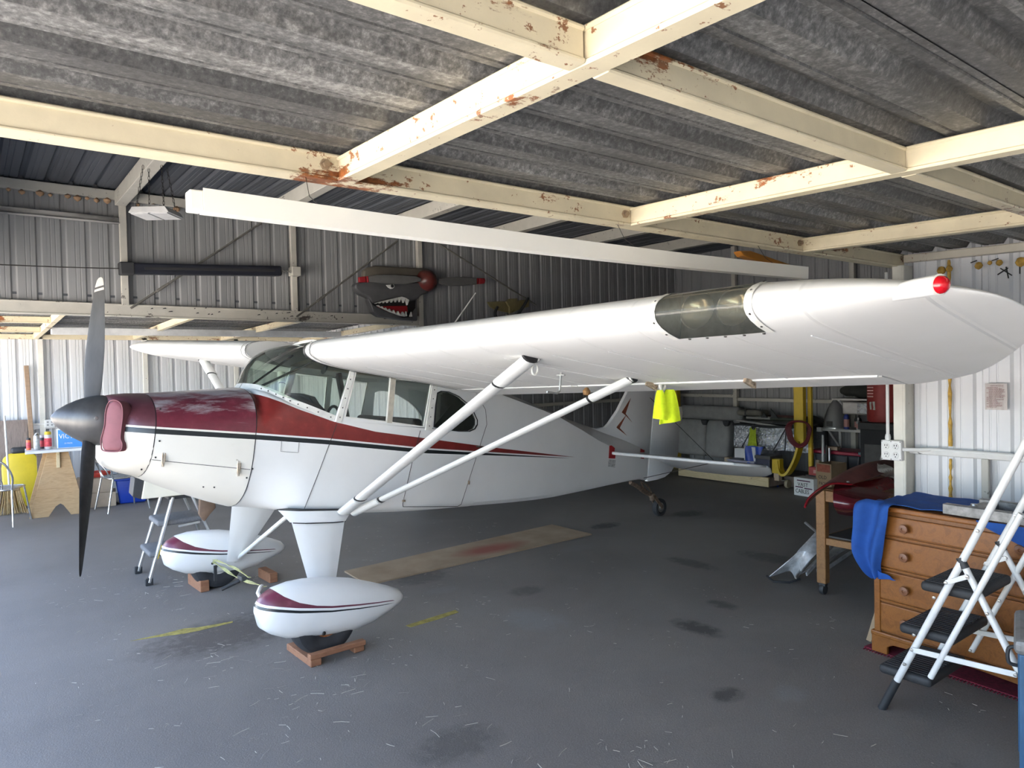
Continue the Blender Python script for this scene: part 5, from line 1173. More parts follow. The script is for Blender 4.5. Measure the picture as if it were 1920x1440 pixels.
# ---------- tail bay, along the back wall
t = thing('lumber_frame', 'long pale lumber beam edging a low platform behind the tail', 'platform', (8.72, 6.4, 0))
MB().box(-.02, .02, -.80, .76, .02, .15).build('front_board', PINE, t, None, .003, 1); MB().box(.02, .95, -.76, .78, .10, .14).build('deck', GREYWD, t, None, .003, 1); MB().box(.36, .95, -2.5, -.77, .10, .14).build('deck', GREYWD, t, None, .003, 1); MB().box(.0, .36, -.80, -.77, .02, .14).build('end_board', GREYWD, t, None, .003, 1); MB().box(.34, .36, -2.5, -.81, .0, .14).build('end_board', GREYWD, t, None, .003, 1)
for y in (-2.3, -1.2, -.6, .0, .6):
    MB().box(.1 if y > -.7 else .38, .9, y - .02, y + .02, .0, .10).build('joist', GREYWD, t)
GREYF = M('grey_upholstery', (.30, .30, .29), .85, 0, .12, 8, .1)
t = thing('seat_cushions', 'set of grey upholstered seat cushions leaning at the back wall', 'cushion', (9.33, 7.0, .145))
def cush(y0, y1, z0, z1, d0, d1, tilt, name, bev=.06): MB().box(d0, d1, y0, y1, z0, z1, RY(tilt)).build(name, GREYF, t, 50, bev, 3)
cush(-.34, .10, .12, .70, -.10, .10, .12, 'backrest'); cush(.12, .70, .12, .70, -.06, .14, .10, 'backrest'); cush(-.42, .74, .70, .93, .02, .24, .12, 'bolster'); cush(-.46, -.30, .30, .88, .05, .2, .1, 'side_pad', .04)
for y in (-.30, .11): MB().prism([(-.06, .70), (.06, .70), (.045, .65), (.02, .62), (-.02, .62), (-.045, .65)], -.06, -.0, lambda u, v_, d_: Vector((d_ + .01, u + y, v_))).build('strap_buckle', BLKPL, t, None, .004)
def yellow_post(loc, label, h=1.9):
    t = thing('yellow_post', label, 'post', loc); MB().box(-.05, .05, -.075, .075, 0, h).build('upright', YEL, t, None, .008); return t
yellow_post((9.45, 7.82, .0), 'yellow timber post behind the rudder', 2.2)
t = thing('yellow_hoist', 'tall yellow upright with curved band and small foot by the shelf', 'hoist', (8.95, 5.27, 0))
MB().box(-.04, .04, -.07, .07, .62, 2.1).build('upright', YEL, t, None, .008); MB().box(.07, .12, -.12, -.07, .10, 2.1).build('upright', YEL, t, None, .006)
P = catmull([(-.0, .0, .66), (-.01, .02, .52), (-.03, .07, .36), (-.06, .14, .22), (-.08, .20, .19), (-.08, .25, .24), (-.07, .28, .38)], 6); mb = MB(); vs = []
for i, p in enumerate(P):
    d = (P[min(i + 1, len(P) - 1)] - P[max(i - 1, 0)]).normalized(); nn_ = Vector((1, 0, 0)); bi = d.cross(nn_).normalized()
    vs.append([p + bi * a * .016 + nn_ * b_ * .065 for a, b_ in ((-1, -1), (1, -1), (1, 1), (-1, 1))])
mb.rings(vs, True); mb.build('curved_band', YEL, t, 40)
MB().box(-.12, -.02, .24, .36, .20, .40).build('clamp', YEL, t, None, .008); MB().box(-.11, -.03, .26, .34, .10, .20).build('wood_foot', CARD2, t, None, .004)
MB().tube([(-.03, .27, .10), (-.03, .22, .10)], .01, 6).build('axle', STEEL, t); MB().lathe([(.03, -.02), (.055, -.02), (.06, 0), (.055, .02), (.03, .02)], 18, T(-.04, .17, .062) @ RX(PI / 2)).build('caster_wheel', M('tan_caster', (.32, .27, .18), .6), t, 40); MB().lathe([(.0, .006), (.012, .004), (.013, 0)], 10, T(-.121, .28, .28) @ RY(-PI / 2)).build('bolt', SCREW, t, 40)
t = thing('red_air_hose', 'coiled dark red hose hanging on the yellow upright', 'hose', (8.90, 5.22, .95)); RH = M('dark_red_hose', (.13, .006, .012), .45)
for k in range(4):
    a0 = .125 + .016 * k
    MB().tube(catmull([(-.05 - .010 * k, a0 * .98, -.08), (-.05 - .01 * k, a0, -.15), (-.05 - .01 * k, a0 * .7, -.27 - .008 * k), (-.05 - .01 * k, 0, -.33 - .01 * k), (-.05 - .01 * k, -a0 * .7, -.27 - .008 * k), (-.05 - .01 * k, -a0, -.15), (-.05 - .010 * k, -a0 * .98, -.08), (-.05 - .01 * k, -a0 * .55, -.02), (-.05 - .01 * k, a0 * .55, -.02)], 5, True), .013, 7, False, True).build('coil', RH, t, 60)
# foil covered rack with clutter
t = thing('foil_rack', 'low rack fronted with shiny foil insulation and black tripod legs', 'rack', (9.17, 5.85, .145)); 
m, n, l, b = nt('crumpled_foil'); v = coords(n, l); vo = n.new('ShaderNodeTexVoronoi'); vo.inputs['Scale'].default_value = 26; l.new(v, vo.inputs['Vector']); nf = noise(n, l, 14, 5, .7, v, 1.0)
b.inputs['Base Color'].default_value = (.86, .87, .90, 1); b.inputs['Metallic'].default_value = .75; b.inputs['Roughness'].default_value = .25; bump(n, l, b, math_(n, l, 'ADD', vo.outputs['Distance'], nf), .7, .04); FOIL = m
def foilp(u, v_): return Vector((.012 * math.sin(u * 23 + v_ * 5) + .01 * math.sin(v_ * 17 + u * 9), .62 - 1.26 * u, .33 + .32 * (1 - v_) + .008 * math.sin(u * 11)))
MB().grid(foilp, 60, 16).build('foil_sheet', FOIL, t, 60, 0, 2, .004)
MB().box(.02, .46, -.64, .66, .64, .68).build('rack_top', DARKIN, t, None, .004)
for y in (-.6, .6):
    for x in (.05, .42): MB().box(x - .015, x + .015, y - .015, y + .015, 0, .64).build('rack_leg', DARKIN, t)
for y0, ys in ((.25, (.42, .12)), (-.27, (-.10, -.30, -.48))):
    for y in ys: MB().tube([(-.05, y0, .67), (-.14, y, .31 if y > -.3 else .34)], .009, 6).build('tripod_leg', BLKPL, t)
CLUT = [M('clutter_%d' % i, c, .6, 0, .2, 12) for i, c in enumerate(((.035, .035, .035), (.09, .085, .08), (.22, .20, .18), (.38, .36, .33), (.12, .05, .04), (.06, .07, .05)))]
for i, (x, y, z, L_, r_, cl, tilt, lab) in enumerate(((9.21, 6.10, .018, .70, .018, 3, .10, 'pale grey tube lying in front on the foil rack, left half'), (9.23, 5.55, .02, .62, .020, 0, .04, 'black tube lying in front on the foil rack, right half'),
        (9.31, 5.95, .03, 1.0, .030, 1, .0, 'thick charcoal tube lying along the foil rack'), (9.39, 5.70, .03, .9, .030, 2, .0, 'thick grey-brown tube behind the charcoal one on the foil rack'), (9.33, 5.62, .085, .7, .022, 5, .0, 'olive rod resting on the thick tubes'),
        (9.37, 6.05, .085, .66, .024, 3, .0, 'pale tube resting on the thick tubes at left'), (9.47, 5.85, .035, 1.0, .035, 0, .0, 'fat black tube at the back of the foil rack'), (9.44, 5.80, .105, .8, .03, 4, .0, 'dark red rod on top of the fat black tube'))):
    o = MB().tube([(0, -L_ / 2, 0), (0, 0, .003), (0, L_ / 2, 0)], [r_, r_ * 1.03, r_ * .85], 10).build('storage_tube', CLUT[cl], None, 50, 0, 2, 0, (x, y, .145 + .68 + z), (tilt, 0, (.05, -.06, .02)[i % 3]))
    tag(o, lab, 'rod', 'rods and tubes piled above the foil')
t = thing('folded_net', 'dark netting heaped at the right end of the foil rack', 'netting', (9.4, 5.36, .828)); MB().grid(lambda u, v_: Vector((-.16 + .34 * v_, -.16 + .30 * u, .11 * math.sin(PI * u) * math.sin(PI * v_) + .012 * math.sin(u * 17 + v_ * 13) + .02)), 14, 12).build('net', CLUT[0], t, 60, 0, 2, .01)
t = thing('folded_bundle', 'olive grey folded bundle lying on the clutter at left', 'bundle', (9.35, 6.28, .945)); MB().box(-.12, .12, -.22, .2, 0, .09).build('bundle', M('olive_canvas', (.17, .16, .13), .85, 0, .3, 7), t, 50, .04, 3); MB().box(-.125, .125, .02, .05, -.002, .094).build('strap', BLKPL, t, 50, .01)
for y, lab in ((6.05, 'left of two small black fins sticking up from the clutter'), (5.88, 'right of two small black fins sticking up from the clutter')): tag(MB().prism([(-.06, 0), (.05, 0), (.06, .14)], -.01, .01, lambda u, v_, d_: Vector((d_, u, v_))).build('black_fin', BLKPL, None, None, .003, 1, 0, (9.31, y, .925)), lab, 'fin', 'small black fins')
t = thing('safety_vest', 'yellow-green vest hanging in front of the foil', 'vest', (9.06, 6.08, .80)); MB().grid(lambda u, v_: Vector((.015 * math.sin(u * 9 + v_ * 3), (.5 - u) * (.10 + .07 * v_), -.02 - .29 * v_ + .02 * math.sin(u * 7))), 12, 10).build('cloth', M('dim_hi_vis', (.40, .48, .03), .85, 0, .2, 20), t, 60, 0, 2, .008)
MB().tube([(.0, .02, -.03), (.0, 0, .03), (.06, 0, .04)], .006, 6).build('hanging_loop', BLKPL, t)
# small things on the platform
carton('wooden_block', (8.95, 6.42, .145), 0, .09, .09, .20, CARD2, 'small tan wooden block standing at the left of the platform', 'block', False)
carton('white_carton', (9.05, 6.22, .35), .2, .18, .22, .14, WPAPER, 'small cream carton on the clear plastic bin')
carton('white_jug_box', (8.98, 6.02, .33), -.1, .16, .20, .20, WPLAST, 'bright white box on the clear plastic bin beside the vest')
t = thing('clear_bin', 'translucent lavender plastic bin on the platform behind the stabilizer', 'bin', (9.0, 6.08, .145)); MB().box(-.14, .14, -.15, .30, 0, .175).build('tub', M('lavender_plastic', (.30, .30, .38), .35, 0, .15, 8), t, None, .02); MB().box(-.15, .15, -.16, .31, .165, .185).build('lid', M('lavender_lid', (.38, .38, .45), .4), t, None, .008)
t = thing('cooler_box', 'dark blue cooler box wrapped in a blue tarp', 'cooler', (8.95, 5.74, .145)); MB().box(-.15, .15, -.10, .13, 0, .26).build('body', M('navy_plastic', (.025, .03, .06), .5), t, None, .02); MB().box(-.16, .16, -.11, .14, .24, .29).build('lid', CLUT[1], t, None, .012)
t = thing('blue_tarp', 'crumpled bright blue tarp around the cooler box', 'tarp', (8.80, 5.66, .145)); TARP = M('blue_tarp', (.010, .06, .40), .4, 0, .3, 8, .3)
MB().grid(lambda u, v_: Vector((.06 * math.sin(v_ * 7 + u * 5) - .03, .40 - .42 * u, .14 * abs(math.sin(u * 5 + v_ * 2.2)) * v_ + .01 + .02 * math.sin(u * 21))) + Vector((.25 * v_, 0, 0)), 30, 12).build('sheet', TARP, t, 60, 0, 2, .004)
t = thing('blue_tarp', 'upright fold of blue tarp left of the cooler box', 'tarp', (8.88, 5.98, .145)); MB().grid(lambda u, v_: Vector((.03 * math.sin(u * 8 + v_ * 5), .16 - .26 * u - .08 * v_, .38 * v_ + .02)), 14, 12).build('sheet', TARP, t, 60, 0, 2, .004)
carton('white_tub', (8.79, 6.12, .145), .1, .06, .07, .10, WPLAST, 'little white tub beside the blue tarp', 'tub', False)
# red tool box, signs, poles, tote and shelf near the back right
t = thing('red_tool_box', 'small red metal box with faded white print in front of the yellow upright', 'tool box', (8.84, 5.0, .24)); MB().box(-.06, .06, -.17, .06, 0, .11).build('box', M('red_metal', (.34, .03, .03), .45, 0, .2, 8), t, None, .008); MB().box(-.063, -.058, -.11, -.01, .03, .075).build('label_print', M('faded_print', (.5, .25, .22), .6), t); MB().tube([(0, -.10, .11), (0, -.08, .14), (0, -.02, .14), (0, .0, .11)], .006, 6).build('handle', STEEL, t)
carton('support_box', (8.86, 4.95, 0), 0, .16, .30, .24, CLUT[1], 'dark box under the small red metal box', 'box', False)
t = thing('lettered_carton', 'white carton hand-lettered VAST CABLES on the floor', 'carton', (8.52, 4.97, 0), math.radians(-8)); MB().box(0, .18, -.14, .16, 0, .235).build('carton', WPAPER, t, None, .003, 1)
def wtext(body, size, y, z, par, mat=INK, xs=1.0, x=-.0012): text('lettering', body, size, mat, par, frame((x, y, z), (0, -1, 0), (0, 0, 1)), .0006, xs=xs)
wtext('VAST', .068, .10, .125, t, INK, 1.0); wtext('CABLES', .075, .135, .035, t, INK, .82)
for z0, y0, y1 in ((.198, .11, -.09), (.112, .135, .02), (.104, .0, -.12)): MB().box(-.0014, 0, y1, y0, z0 - .007, z0 + .007).build('marker_bar', M('purple_marker', (.09, .02, .06), .7), t)
t = thing('lettered_cardboard_box', 'open brown cardboard box hand-lettered OLD PA22 PARTS', 'box', (8.56, 4.73, 0), math.radians(-8)); MB().prism([(-.10, 0), (-.10, .45), (.10, .44), (.10, 0)], 0, .012, lambda u, v_, d_: Vector((d_, -u, v_))).build('front_side', CARD, t, None, .002); MB().box(.0, .30, -.112, -.10, 0, .44).build('right_side', CARD, t); MB().box(.0, .30, .10, .112, 0, .44).build('left_side', CARD, t); MB().box(.29, .30, -.1, .1, 0, .44).build('back_side', CARD, t); MB().box(.05, .30, -.30, -.11, .425, .432, RX(.5)).build('flap', CARD, t)
MB().box(-.002, 0, -.095, .095, .335, .43).build('red_band', M('faded_red_print', (.34, .10, .06), .8, 0, .3, 20), t)
wtext('OLD', .065, .075, .245, t, INK, .9, -.0015); wtext('PA22', .062, .07, .165, t, INK, .85, -.0015); wtext('PARTS', .05, .07, .095, t, INK, .8, -.0015)
for i, (y, L_, c, lab) in enumerate(((5.02, .75, M('white_pole', (.65, .65, .63), .4), 'white pole leaning beside the hose'), (4.97, .62, CLUT[0], 'black pole leaning beside the white pole'), (4.93, .58, ALU, 'aluminium pole leaning beside the black pole'), (5.10, .42, M('tan_tube', (.34, .27, .2), .7), 'short tan cardboard tube below the hose'), (5.05, .40, M('olive_pole', (.25, .26, .02), .6), 'olive yellow strip leaning below the hose'))):
    tag(MB().tube([(0, 0, 0), (.10 if i < 3 else .03, .05 if i < 3 else 0, L_)], .016 if i < 3 else .03, 8).build('leaning_pole', c, None, 50, 0, 2, 0, (8.96, y - .06, 0)), lab, 'pole', 'poles leaning by the hose')
t = thing('storage_tote', 'black storage tote with red lid under the shelf', 'tote', (9.3, 4.86, .145)); MB().prism([(-.27, 0), (-.31, .35), (.31, .35), (.27, 0)], -.18, .22, lambda u, v_, d_: Vector((d_, u, v_))).build('tub', M('charcoal_plastic', (.030, .034, .042), .45, 0, .15, 5), t, None, .02); MB().box(-.20, .25, -.35, .36, .35, .395).build('lid', M('crimson_lid', (.28, .010, .035), .4), t, None, .012)
for y in (-.15, .1): MB().box(-.205, -.19, y - .012, y + .012, .02, .34).build('rib', BLKPL, t)
t = thing('storage_tote', 'translucent blue-grey tote right of the black tote', 'tote', (9.25, 4.32, .30)); MB().box(-.18, .2, -.26, .20, 0, .24).build('tub', M('bluegrey_plastic', (.17, .21, .25), .4, 0, .15, 6), t, None, .02); MB().box(-.195, .215, -.28, .22, .22, .26).build('lid', M('bluegrey_lid', (.10, .16, .19), .4), t, None, .01); MB().box(-.183, -.179, -.2, -.02, .04, .1).build('label_paper', WPAPER, t)
carton('tote_support', (9.25, 4.32, .145), 0, .35, .42, .155, CARD, 'brown carton carrying the blue-grey tote')
t = thing('smile_carton', 'brown shipping carton with black curved arrow mark under the shelf', 'carton', (9.3, 4.36, .565)); MB().box(-.13, .15, -.14, .13, 0, .17).build('carton', CARD, t, None, .003)
MB().tube(catmull([(-.132, .05, .11), (-.132, .02, .085), (-.132, -.03, .07), (-.132, -.06, .068)], 5), .006, 5).build('arrow_mark', INK, t); MB().box(-.133, -.13, -.14, -.06, .01, .16).build('orange_label', M('orange_red_label', (.55, .16, .10), .6), t)
carton('flat_parts_box', (9.2, 4.95, .545), .1, .10, .16, .045, CARD2, 'small tan box lying on the red tote lid', 'box', False)
t = thing('storage_shelf', 'white wall shelf with bracket holding cone, bottles and bags', 'shelf', (9.5, 4.65, .80)); MB().box(-.22, .2, -.75, .53, -.015, .02).build('board', M('shelf_white', (.50, .49, .46), .5, 0, .1, 5), t, None, .004)
for y in (-.5, .45): MB().bar((.18, y, -.28), (-.12, y, -.02), .03, .012).build('bracket', WPLAST, t); MB().box(.17, .2, y - .015, y + .015, -.32, 0).build('bracket_rail', WPLAST, t)
MB().box(-.24, -.2, .49, .56, -.03, .03).build('end_block', WPLAST, t, None, .004)
t = thing('storage_shelf', 'upper white shelf carrying the dark duffel bag', 'shelf', (9.5, 4.65, 1.22)); MB().box(-.22, .2, -.75, .35, -.012, .012).build('board', MATS['shelf_white'], t, None, .004)
for y in (-.4, .3): MB().bar((.18, y, -.22), (-.12, y, -.02), .025, .012).build('bracket', WPLAST, t)
t = thing('spare_spinner', 'grey pointed spinner cone standing on the shelf', 'spinner', (9.42, 5.03, .82)); MB().lathe([(.15, 0), (.148, .06), (.132, .15), (.10, .25), (.06, .33), (.02, .385), (0, .395)], 32).build('cone', M('grey_primer', (.24, .24, .24), .55, .2, .1, 6), t, 40); MB().box(-.156, -.145, -.04, .04, .03, .10).build('cutout', CLUT[1], t); MB().lathe([(.155, 0), (.155, .012), (.15, .014)], 32).build('base_ring', ALU, t, 40)
def bottle(loc, r, h, mat, capm, label):
    t = thing('bottle', label, 'bottle', loc, 0, 'bottles on the shelf'); MB().lathe([(r, 0), (r, h * .62), (r * .8, h * .72), (r * .35, h * .78), (r * .35, h * .84)], 16).build('body', mat, t, 40); MB().lathe([(r * .42, h * .82), (r * .4, h), (0, h)], 12).build('cap', capm, t, 40)
    MB().lathe([(r * 1.01, h * .12), (r * 1.02, h * .13), (r * 1.02, h * .5), (r * 1.01, h * .51)], 16).build('label_band', MATS.get('faded_print'), t, 40)
bottle((9.34, 4.83, .82), .035, .26, M('blue_bottle', (.015, .03, .22), .35), M('blue_bottle_cap', (.02, .05, .3), .4), 'tall dark blue bottle right of the grey cone')
bottle((9.32, 4.66, .82), .028, .16, M('silver_bottle', (.42, .42, .42), .35, .4), WPLAST, 'small silver bottle in the middle of the shelf')
bottle((9.45, 4.73, .82), .045, .20, CLUT[0], CLUT[1], 'black round bottle behind the silver bottle')
carton('red_tray', (9.42, 4.34, .82), .05, .18, .42, .03, M('dark_red_tray', (.16, .02, .02), .5), 'flat dark red tray on the right of the shelf', 'tray', False)
carton('black_case', (9.46, 4.32, .855), 0, .2, .36, .10, CLUT[0], 'black case stacked on the red tray', 'case', False)
t = thing('rust_jar', 'rust brown jar lying among the dark things on the shelf', 'jar', (9.36, 4.53, .87)); MB().lathe([(.0, -.08), (.045, -.078), (.05, -.05), (.05, .05), (.04, .07), (0, .075)], 16, RX(PI / 2)).build('jar', M('rust_jar', (.20, .06, .03), .5), t, 40); MB().lathe([(.042, .068), (.042, .09), (0, .09)], 16, RX(PI / 2)).build('lid', CLUT[1], t, 40)
carton('meter_box', (9.42, 4.24, .955), 0, .06, .09, .09, M('pale_grey_box', (.33, .36, .38), .5), 'little pale grey box near the corner post', 'box', False)
t = thing('clear_case', 'clear plastic case with foil inside hanging under the upper shelf', 'case', (9.42, 4.60, 1.02)); MB().box(-.12, .15, -.24, .27, 0, .17).build('case', M('cloudy_plastic', (.32, .30, .28), .3, 0, .25, 6), t, None, .02); MB().grid(lambda u, v_: Vector((-.128 + .008 * math.sin(u * 9) * math.sin(v_ * 7), .06 - .28 * u, .02 + .13 * v_)), 10, 8).build('foil_lining', FOIL, t, 60, 0, 2, .003)
t = thing('duffel_bag', 'black duffel bag lying on the upper shelf', 'bag', (9.45, 4.58, 1.235)); mb = MB(); rg = []
for i in range(13):
    y = .36 - .74 * i / 12; k = (max(0, math.sin(PI * (i + .6) / 13.2))) ** .4
    rg.append([Vector((.15 * k * math.cos(a), y, max(.0, .095 + .095 * k * math.sin(a) * (1 + .15 * math.sin(i * 1.7))))) for a in [2 * PI * j / 14 for j in range(14)]])
mb.rings(rg, True); mb.build('body', M('black_canvas', (.022, .024, .020), .85, 0, .3, 9, .2), t, 60); MB().tube(catmull([(-.05, .14, .18), (-.06, .10, .235), (-.05, -.02, .24), (-.05, -.08, .185)], 5), .009, 6).build('handle', BLKPL, t, 60)
t = thing('red_canister', 'large red cylindrical container with pale label beside the corner post', 'container', (8.6, 3.98, 1.0)); m_ = M('worn_red_paint', (.30, .035, .030), .55, 0, .25, 9)
MB().lathe([(.165, 0), (.185, .01), (.192, .03), (.195, .10), (.192, .48), (.185, .52), (.12, .56), (0, .57)], 36).build('body', m_, t, 40)
for k in range(4): MB().prism([(-.05, .30 + .035 * k), (.05, .30 + .035 * k), (.05, .315 + .035 * k), (-.05, .315 + .035 * k)], .1945, .197, lambda u, v_, d_: Vector((-d_ * math.cos(u / .195 - .15), d_ * math.sin(u / .195 + .35 + 0 * u), v_))).build('printed_line', M('pink_print', (.52, .30, .28), .6), t)
MB().prism([(-.045, .15), (.03, .155), (.04, .24), (-.04, .25)], .193, .1975, lambda u, v_, d_: Vector((-d_ * math.cos(u / .195 + .35), d_ * math.sin(u / .195 + .35), v_))).build('paper_label', M('paper_label', (.48, .50, .45), .7), t)
t = thing('parts_cabinet', 'dark cabinet carrying the red container', 'cabinet', (8.6, 3.95, 0)); MB().box(-.22, .24, -.30, .22, 0, .92).build('body', DARKIN, t, None, .006); MB().box(-.24, .26, -.32, .24, .92, 1.0).build('top', CLUT[0], t, None, .006); MB().box(-.228, -.22, -.25, .17, .45, .75).build('door', CLUT[1], t, None, .004)
t = thing('grey_disc', 'pale grey rounded fairing leaning beside the corner post', 'fairing', (8.1, 3.62, .55)); MB().lathe([(.0, .03), (.10, .026), (.17, .012), (.20, 0), (.19, -.01), (0, -.012)], 30, RY(-PI / 2) @ Matrix.Diagonal((1.35, 1, 1, 1))).build('shell', M('pale_grey_shell', (.36, .36, .34), .5), t, 40); MB().tube([(0, 0, -.27), (.03, 0, -.55)], .012, 6).build('prop', STEEL, t)

# ---------- right: cart with cowlings, silver slats, dresser, ladder
t = thing('wooden_cart', 'wooden cart on casters with a middle shelf behind the dresser', 'cart', (4.99, 2.77, 0)); CW = wood('varnished_cart', (.20, .095, .032), (.28, .14, .05), .5, (1, 8, 8), 2)
W_, D_ = .50, 1.0
for x in (0, D_):
    for y in (0, -W_):
        MB().box(x - .03, x + .03, y - .035, y + .035, .09, .78).build('leg', CW, t, None, .004, 1)
        c_ = MB(); c_.lathe([(.012, -.02), (.036, -.016), (.04, 0), (.036, .016), (.012, .02)], 16, T(x, y, .042) @ RX(PI / 2)); c_.box(x - .02, x + .02, y - .024, y + .024, .07, .09); c_.build('caster', BLKPL, t, 40)
for z, h in ((.70, .08), (.38, .05)):
    for y in (0, -W_): MB().box(.03, D_ - .03, y - .02, y + .02, z, z + h).build('rail', CW, t, None, .003, 1)
    for x in (0, D_): MB().box(x - .02, x + .02, -W_ + .035, -.035, z, z + h).build('rail', CW, t, None, .003, 1)
MB().box(.02, D_ - .02, -W_ + .02, -.02, .43, .442).build('shelf_panel', M('dark_shelf', (.06, .06, .06), .7), t); MB().box(.02, D_ - .02, -W_ + .02, -.02, .775, .785).build('top_panel', CW, t)
RED = M('maroon_gelcoat', (.24, .010, .016), .22, 0, .25, 4, coat=.3); DULL = M('dusty_maroon', (.17, .060, .050), .6, 0, .3, 8)
def loft(rows, name, mat, parent, thick=.006, k=5):
    """surface through rows of 3D points"""
    C_ = [catmull(r, k) for r in rows]; cols = [catmull([c[i] for c in C_], 5) for i in range(len(C_[0]))]; nu, nv = len(cols), len(cols[0]); mb = MB(); mb.add([p for c in cols for p in c], [(i * nv + j, (i + 1) * nv + j, (i + 1) * nv + j + 1, i * nv + j + 1) for i in range(nu - 1) for j in range(nv - 1)])
    return mb.build(name, mat, parent, 50, 0, 2, thick)
t = thing('engine_cowling', 'large dull maroon cowling half resting on the wooden cart', 'cowling')
rows = [[atd(1510, 950, 4.80), atd(1517, 934, 4.86), atd(1538, 916, 4.92), atd(1562, 906, 4.98), atd(1597, 908, 5.02)],
        [atd(1530, 928, 5.08), atd(1545, 908, 5.12), atd(1575, 890, 5.18), atd(1605, 882, 5.22), atd(1640, 893, 5.2)],
        [atd(1585, 890, 5.5), atd(1600, 876, 5.5), atd(1625, 868, 5.5), atd(1650, 866, 5.5), atd(1675, 882, 5.42)],
        [atd(1640, 868, 5.9), atd(1655, 862, 5.9), atd(1675, 860, 5.9), atd(1695, 862, 5.8), atd(1710, 880, 5.65)]]
loft(rows, 'shell', DULL, t)
P = [r_ + Vector((-.004, 0, -.002)) for r_ in catmull(rows[0], 8)]; MB().tube(P, .008, 7).build('lip', RED, t, 60)
mb = MB(); mb.lathe([(0, .008), (.010, .006), (.012, 0)], 10, T(*atd(1590, 904, 5.0))); mb.build('fastener', STEEL, t, 40)
t = thing('engine_cowling', 'glossy dark maroon cowling half tucked under the dull one', 'cowling')
rows = [[atd(1566, 906, 5.10), atd(1600, 912, 5.04), atd(1650, 922, 4.98), atd(1700, 932, 4.98)], [atd(1562, 925, 4.90), atd(1600, 932, 4.84), atd(1650, 938, 4.84), atd(1700, 944, 4.86)], [atd(1564, 948, 4.86), atd(1600, 952, 4.80), atd(1650, 952, 4.80), atd(1700, 950, 4.82)], [atd(1572, 962, 4.98), atd(1600, 966, 4.94), atd(1650, 962, 4.94), atd(1700, 956, 4.96)]]
loft(rows, 'shell', M('deep_maroon_gelcoat', (.085, .008, .014), .2, 0, .25, 4, coat=.3), t)
rows = [[atd(1597, 909, 5.06), atd(1640, 900, 5.3), atd(1690, 890, 5.5)], [atd(1610, 914, 5.06), atd(1650, 912, 5.2), atd(1690, 910, 5.3)], [atd(1640, 925, 5.06), atd(1665, 928, 5.1), atd(1695, 930, 5.2)]]
loft(rows, 'inner_panel', RED, t)
t = thing('pale_rag', 'pale crumpled rag on the dull maroon cowling', 'rag'); c_ = atd(1655, 878, 5.42)
MB().grid(lambda u, v_: atd(1645 + 60 * u, 868 + 18 * v_ + 22 * u, 5.36 + .05 * math.sin(u * 9 + v_ * 5)) , 14, 8).build('cloth', M('dirty_rag', (.34, .30, .26), .9, 0, .3, 20), t, 60, 0, 2, .012)
# silver folded slats on the floor under the cart
t = thing('aluminium_panel', 'crumpled silver aluminium ribs lying on the floor under the cart', 'panel'); SIL = M('scuffed_aluminium', (.62, .63, .64), .42, .35, .3, 18)
loft([[on(1440, 1082, 'Z', .02), on(1460, 1075, 'Z', .05), on(1482, 1070, 'Z', .06), on(1492, 1085, 'Z', .03)], [atd(1490, 1040, 5.5), atd(1500, 1035, 5.5), atd(1512, 1035, 5.48), atd(1520, 1050, 5.42)], [atd(1530, 998, 5.75), atd(1540, 995, 5.75), atd(1552, 1000, 5.7), atd(1556, 1012, 5.65)]], 'skin', SIL, t, .006)
for k in range(4): MB().bar(atd(1492 + 20 * k, 1083 - 6 * k, 5.45 + .05 * k), atd(1550 + 22 * k, 1004 + 6 * k, 5.8 + .05 * k), .012, .03).build('rib', SIL if k % 2 else ALU, t, None, .003)
loft([[atd(1500, 1078, 5.5), atd(1530, 1060, 5.6), atd(1560, 1045, 5.7)], [atd(1540, 1040, 5.8), atd(1570, 1030, 5.8), atd(1600, 1022, 5.85)], [atd(1560, 1012, 6.0), atd(1590, 1008, 6.0), atd(1620, 1002, 6.0)]], 'skin', M('dull_aluminium', (.42, .42, .41), .5, .25, .3, 12), t, .006)
MB().tube([atd(1510, 980, 6.1), atd(1540, 1005, 5.9), atd(1600, 995, 6.1)], .012, 6).build('edge_tube', ALU, t, 50)
MB().tube([on(1438, 1080, 'Z', .02), on(1450, 1090, 'Z', .02), on(1480, 1092, 'Z', .02), on(1500, 1086, 'Z', .03)], .010, 6).build('edge_trim', BLKPL, t, 50)

DRX = Vector((4.225, 2.035, 0)); DA = math.radians(-95.0); DW, DD, DH = .98, .47, .87
t = thing('red_mat', 'dark red woven mat showing under the dresser', 'mat', (4.238, 2.10, .0), DA); MB().box(0, 1.1, 0, .6, 0, .008).build('weave', M('crimson_weave', (.20, .015, .035), .9, 0, .4, 60), t)
mb = MB()
for i in range(60): mb.box(.01 + i * .018, .016 + i * .018, -.03, 0, 0, .004)
stuff(mb.build('fringe', MATS['crimson_weave'], t))
t = thing('dresser', 'honey oak chest of drawers with round wooden knobs', 'dresser', DRX + Vector((0, 0, .008)), DA)
MB().box(.012, DW - .012, .012, DD, .12, DH - .03).build('carcass', OAKD, t, None, .003, 1)
MB().box(-.012, DW + .012, -.018, DD + .005, DH - .03, DH).build('top', OAK, t, None, .008, 2)
MB().box(.004, .04, .0, .02, .12, DH - .03).build('stile', OAK, t, None, .003, 1); MB().box(DW - .04, DW - .004, 0, .02, .12, DH - .03).build('stile', OAK, t, None, .003, 1)
rows_ = ((.705, .815), (.515, .680), (.325, .490), (.135, .300))
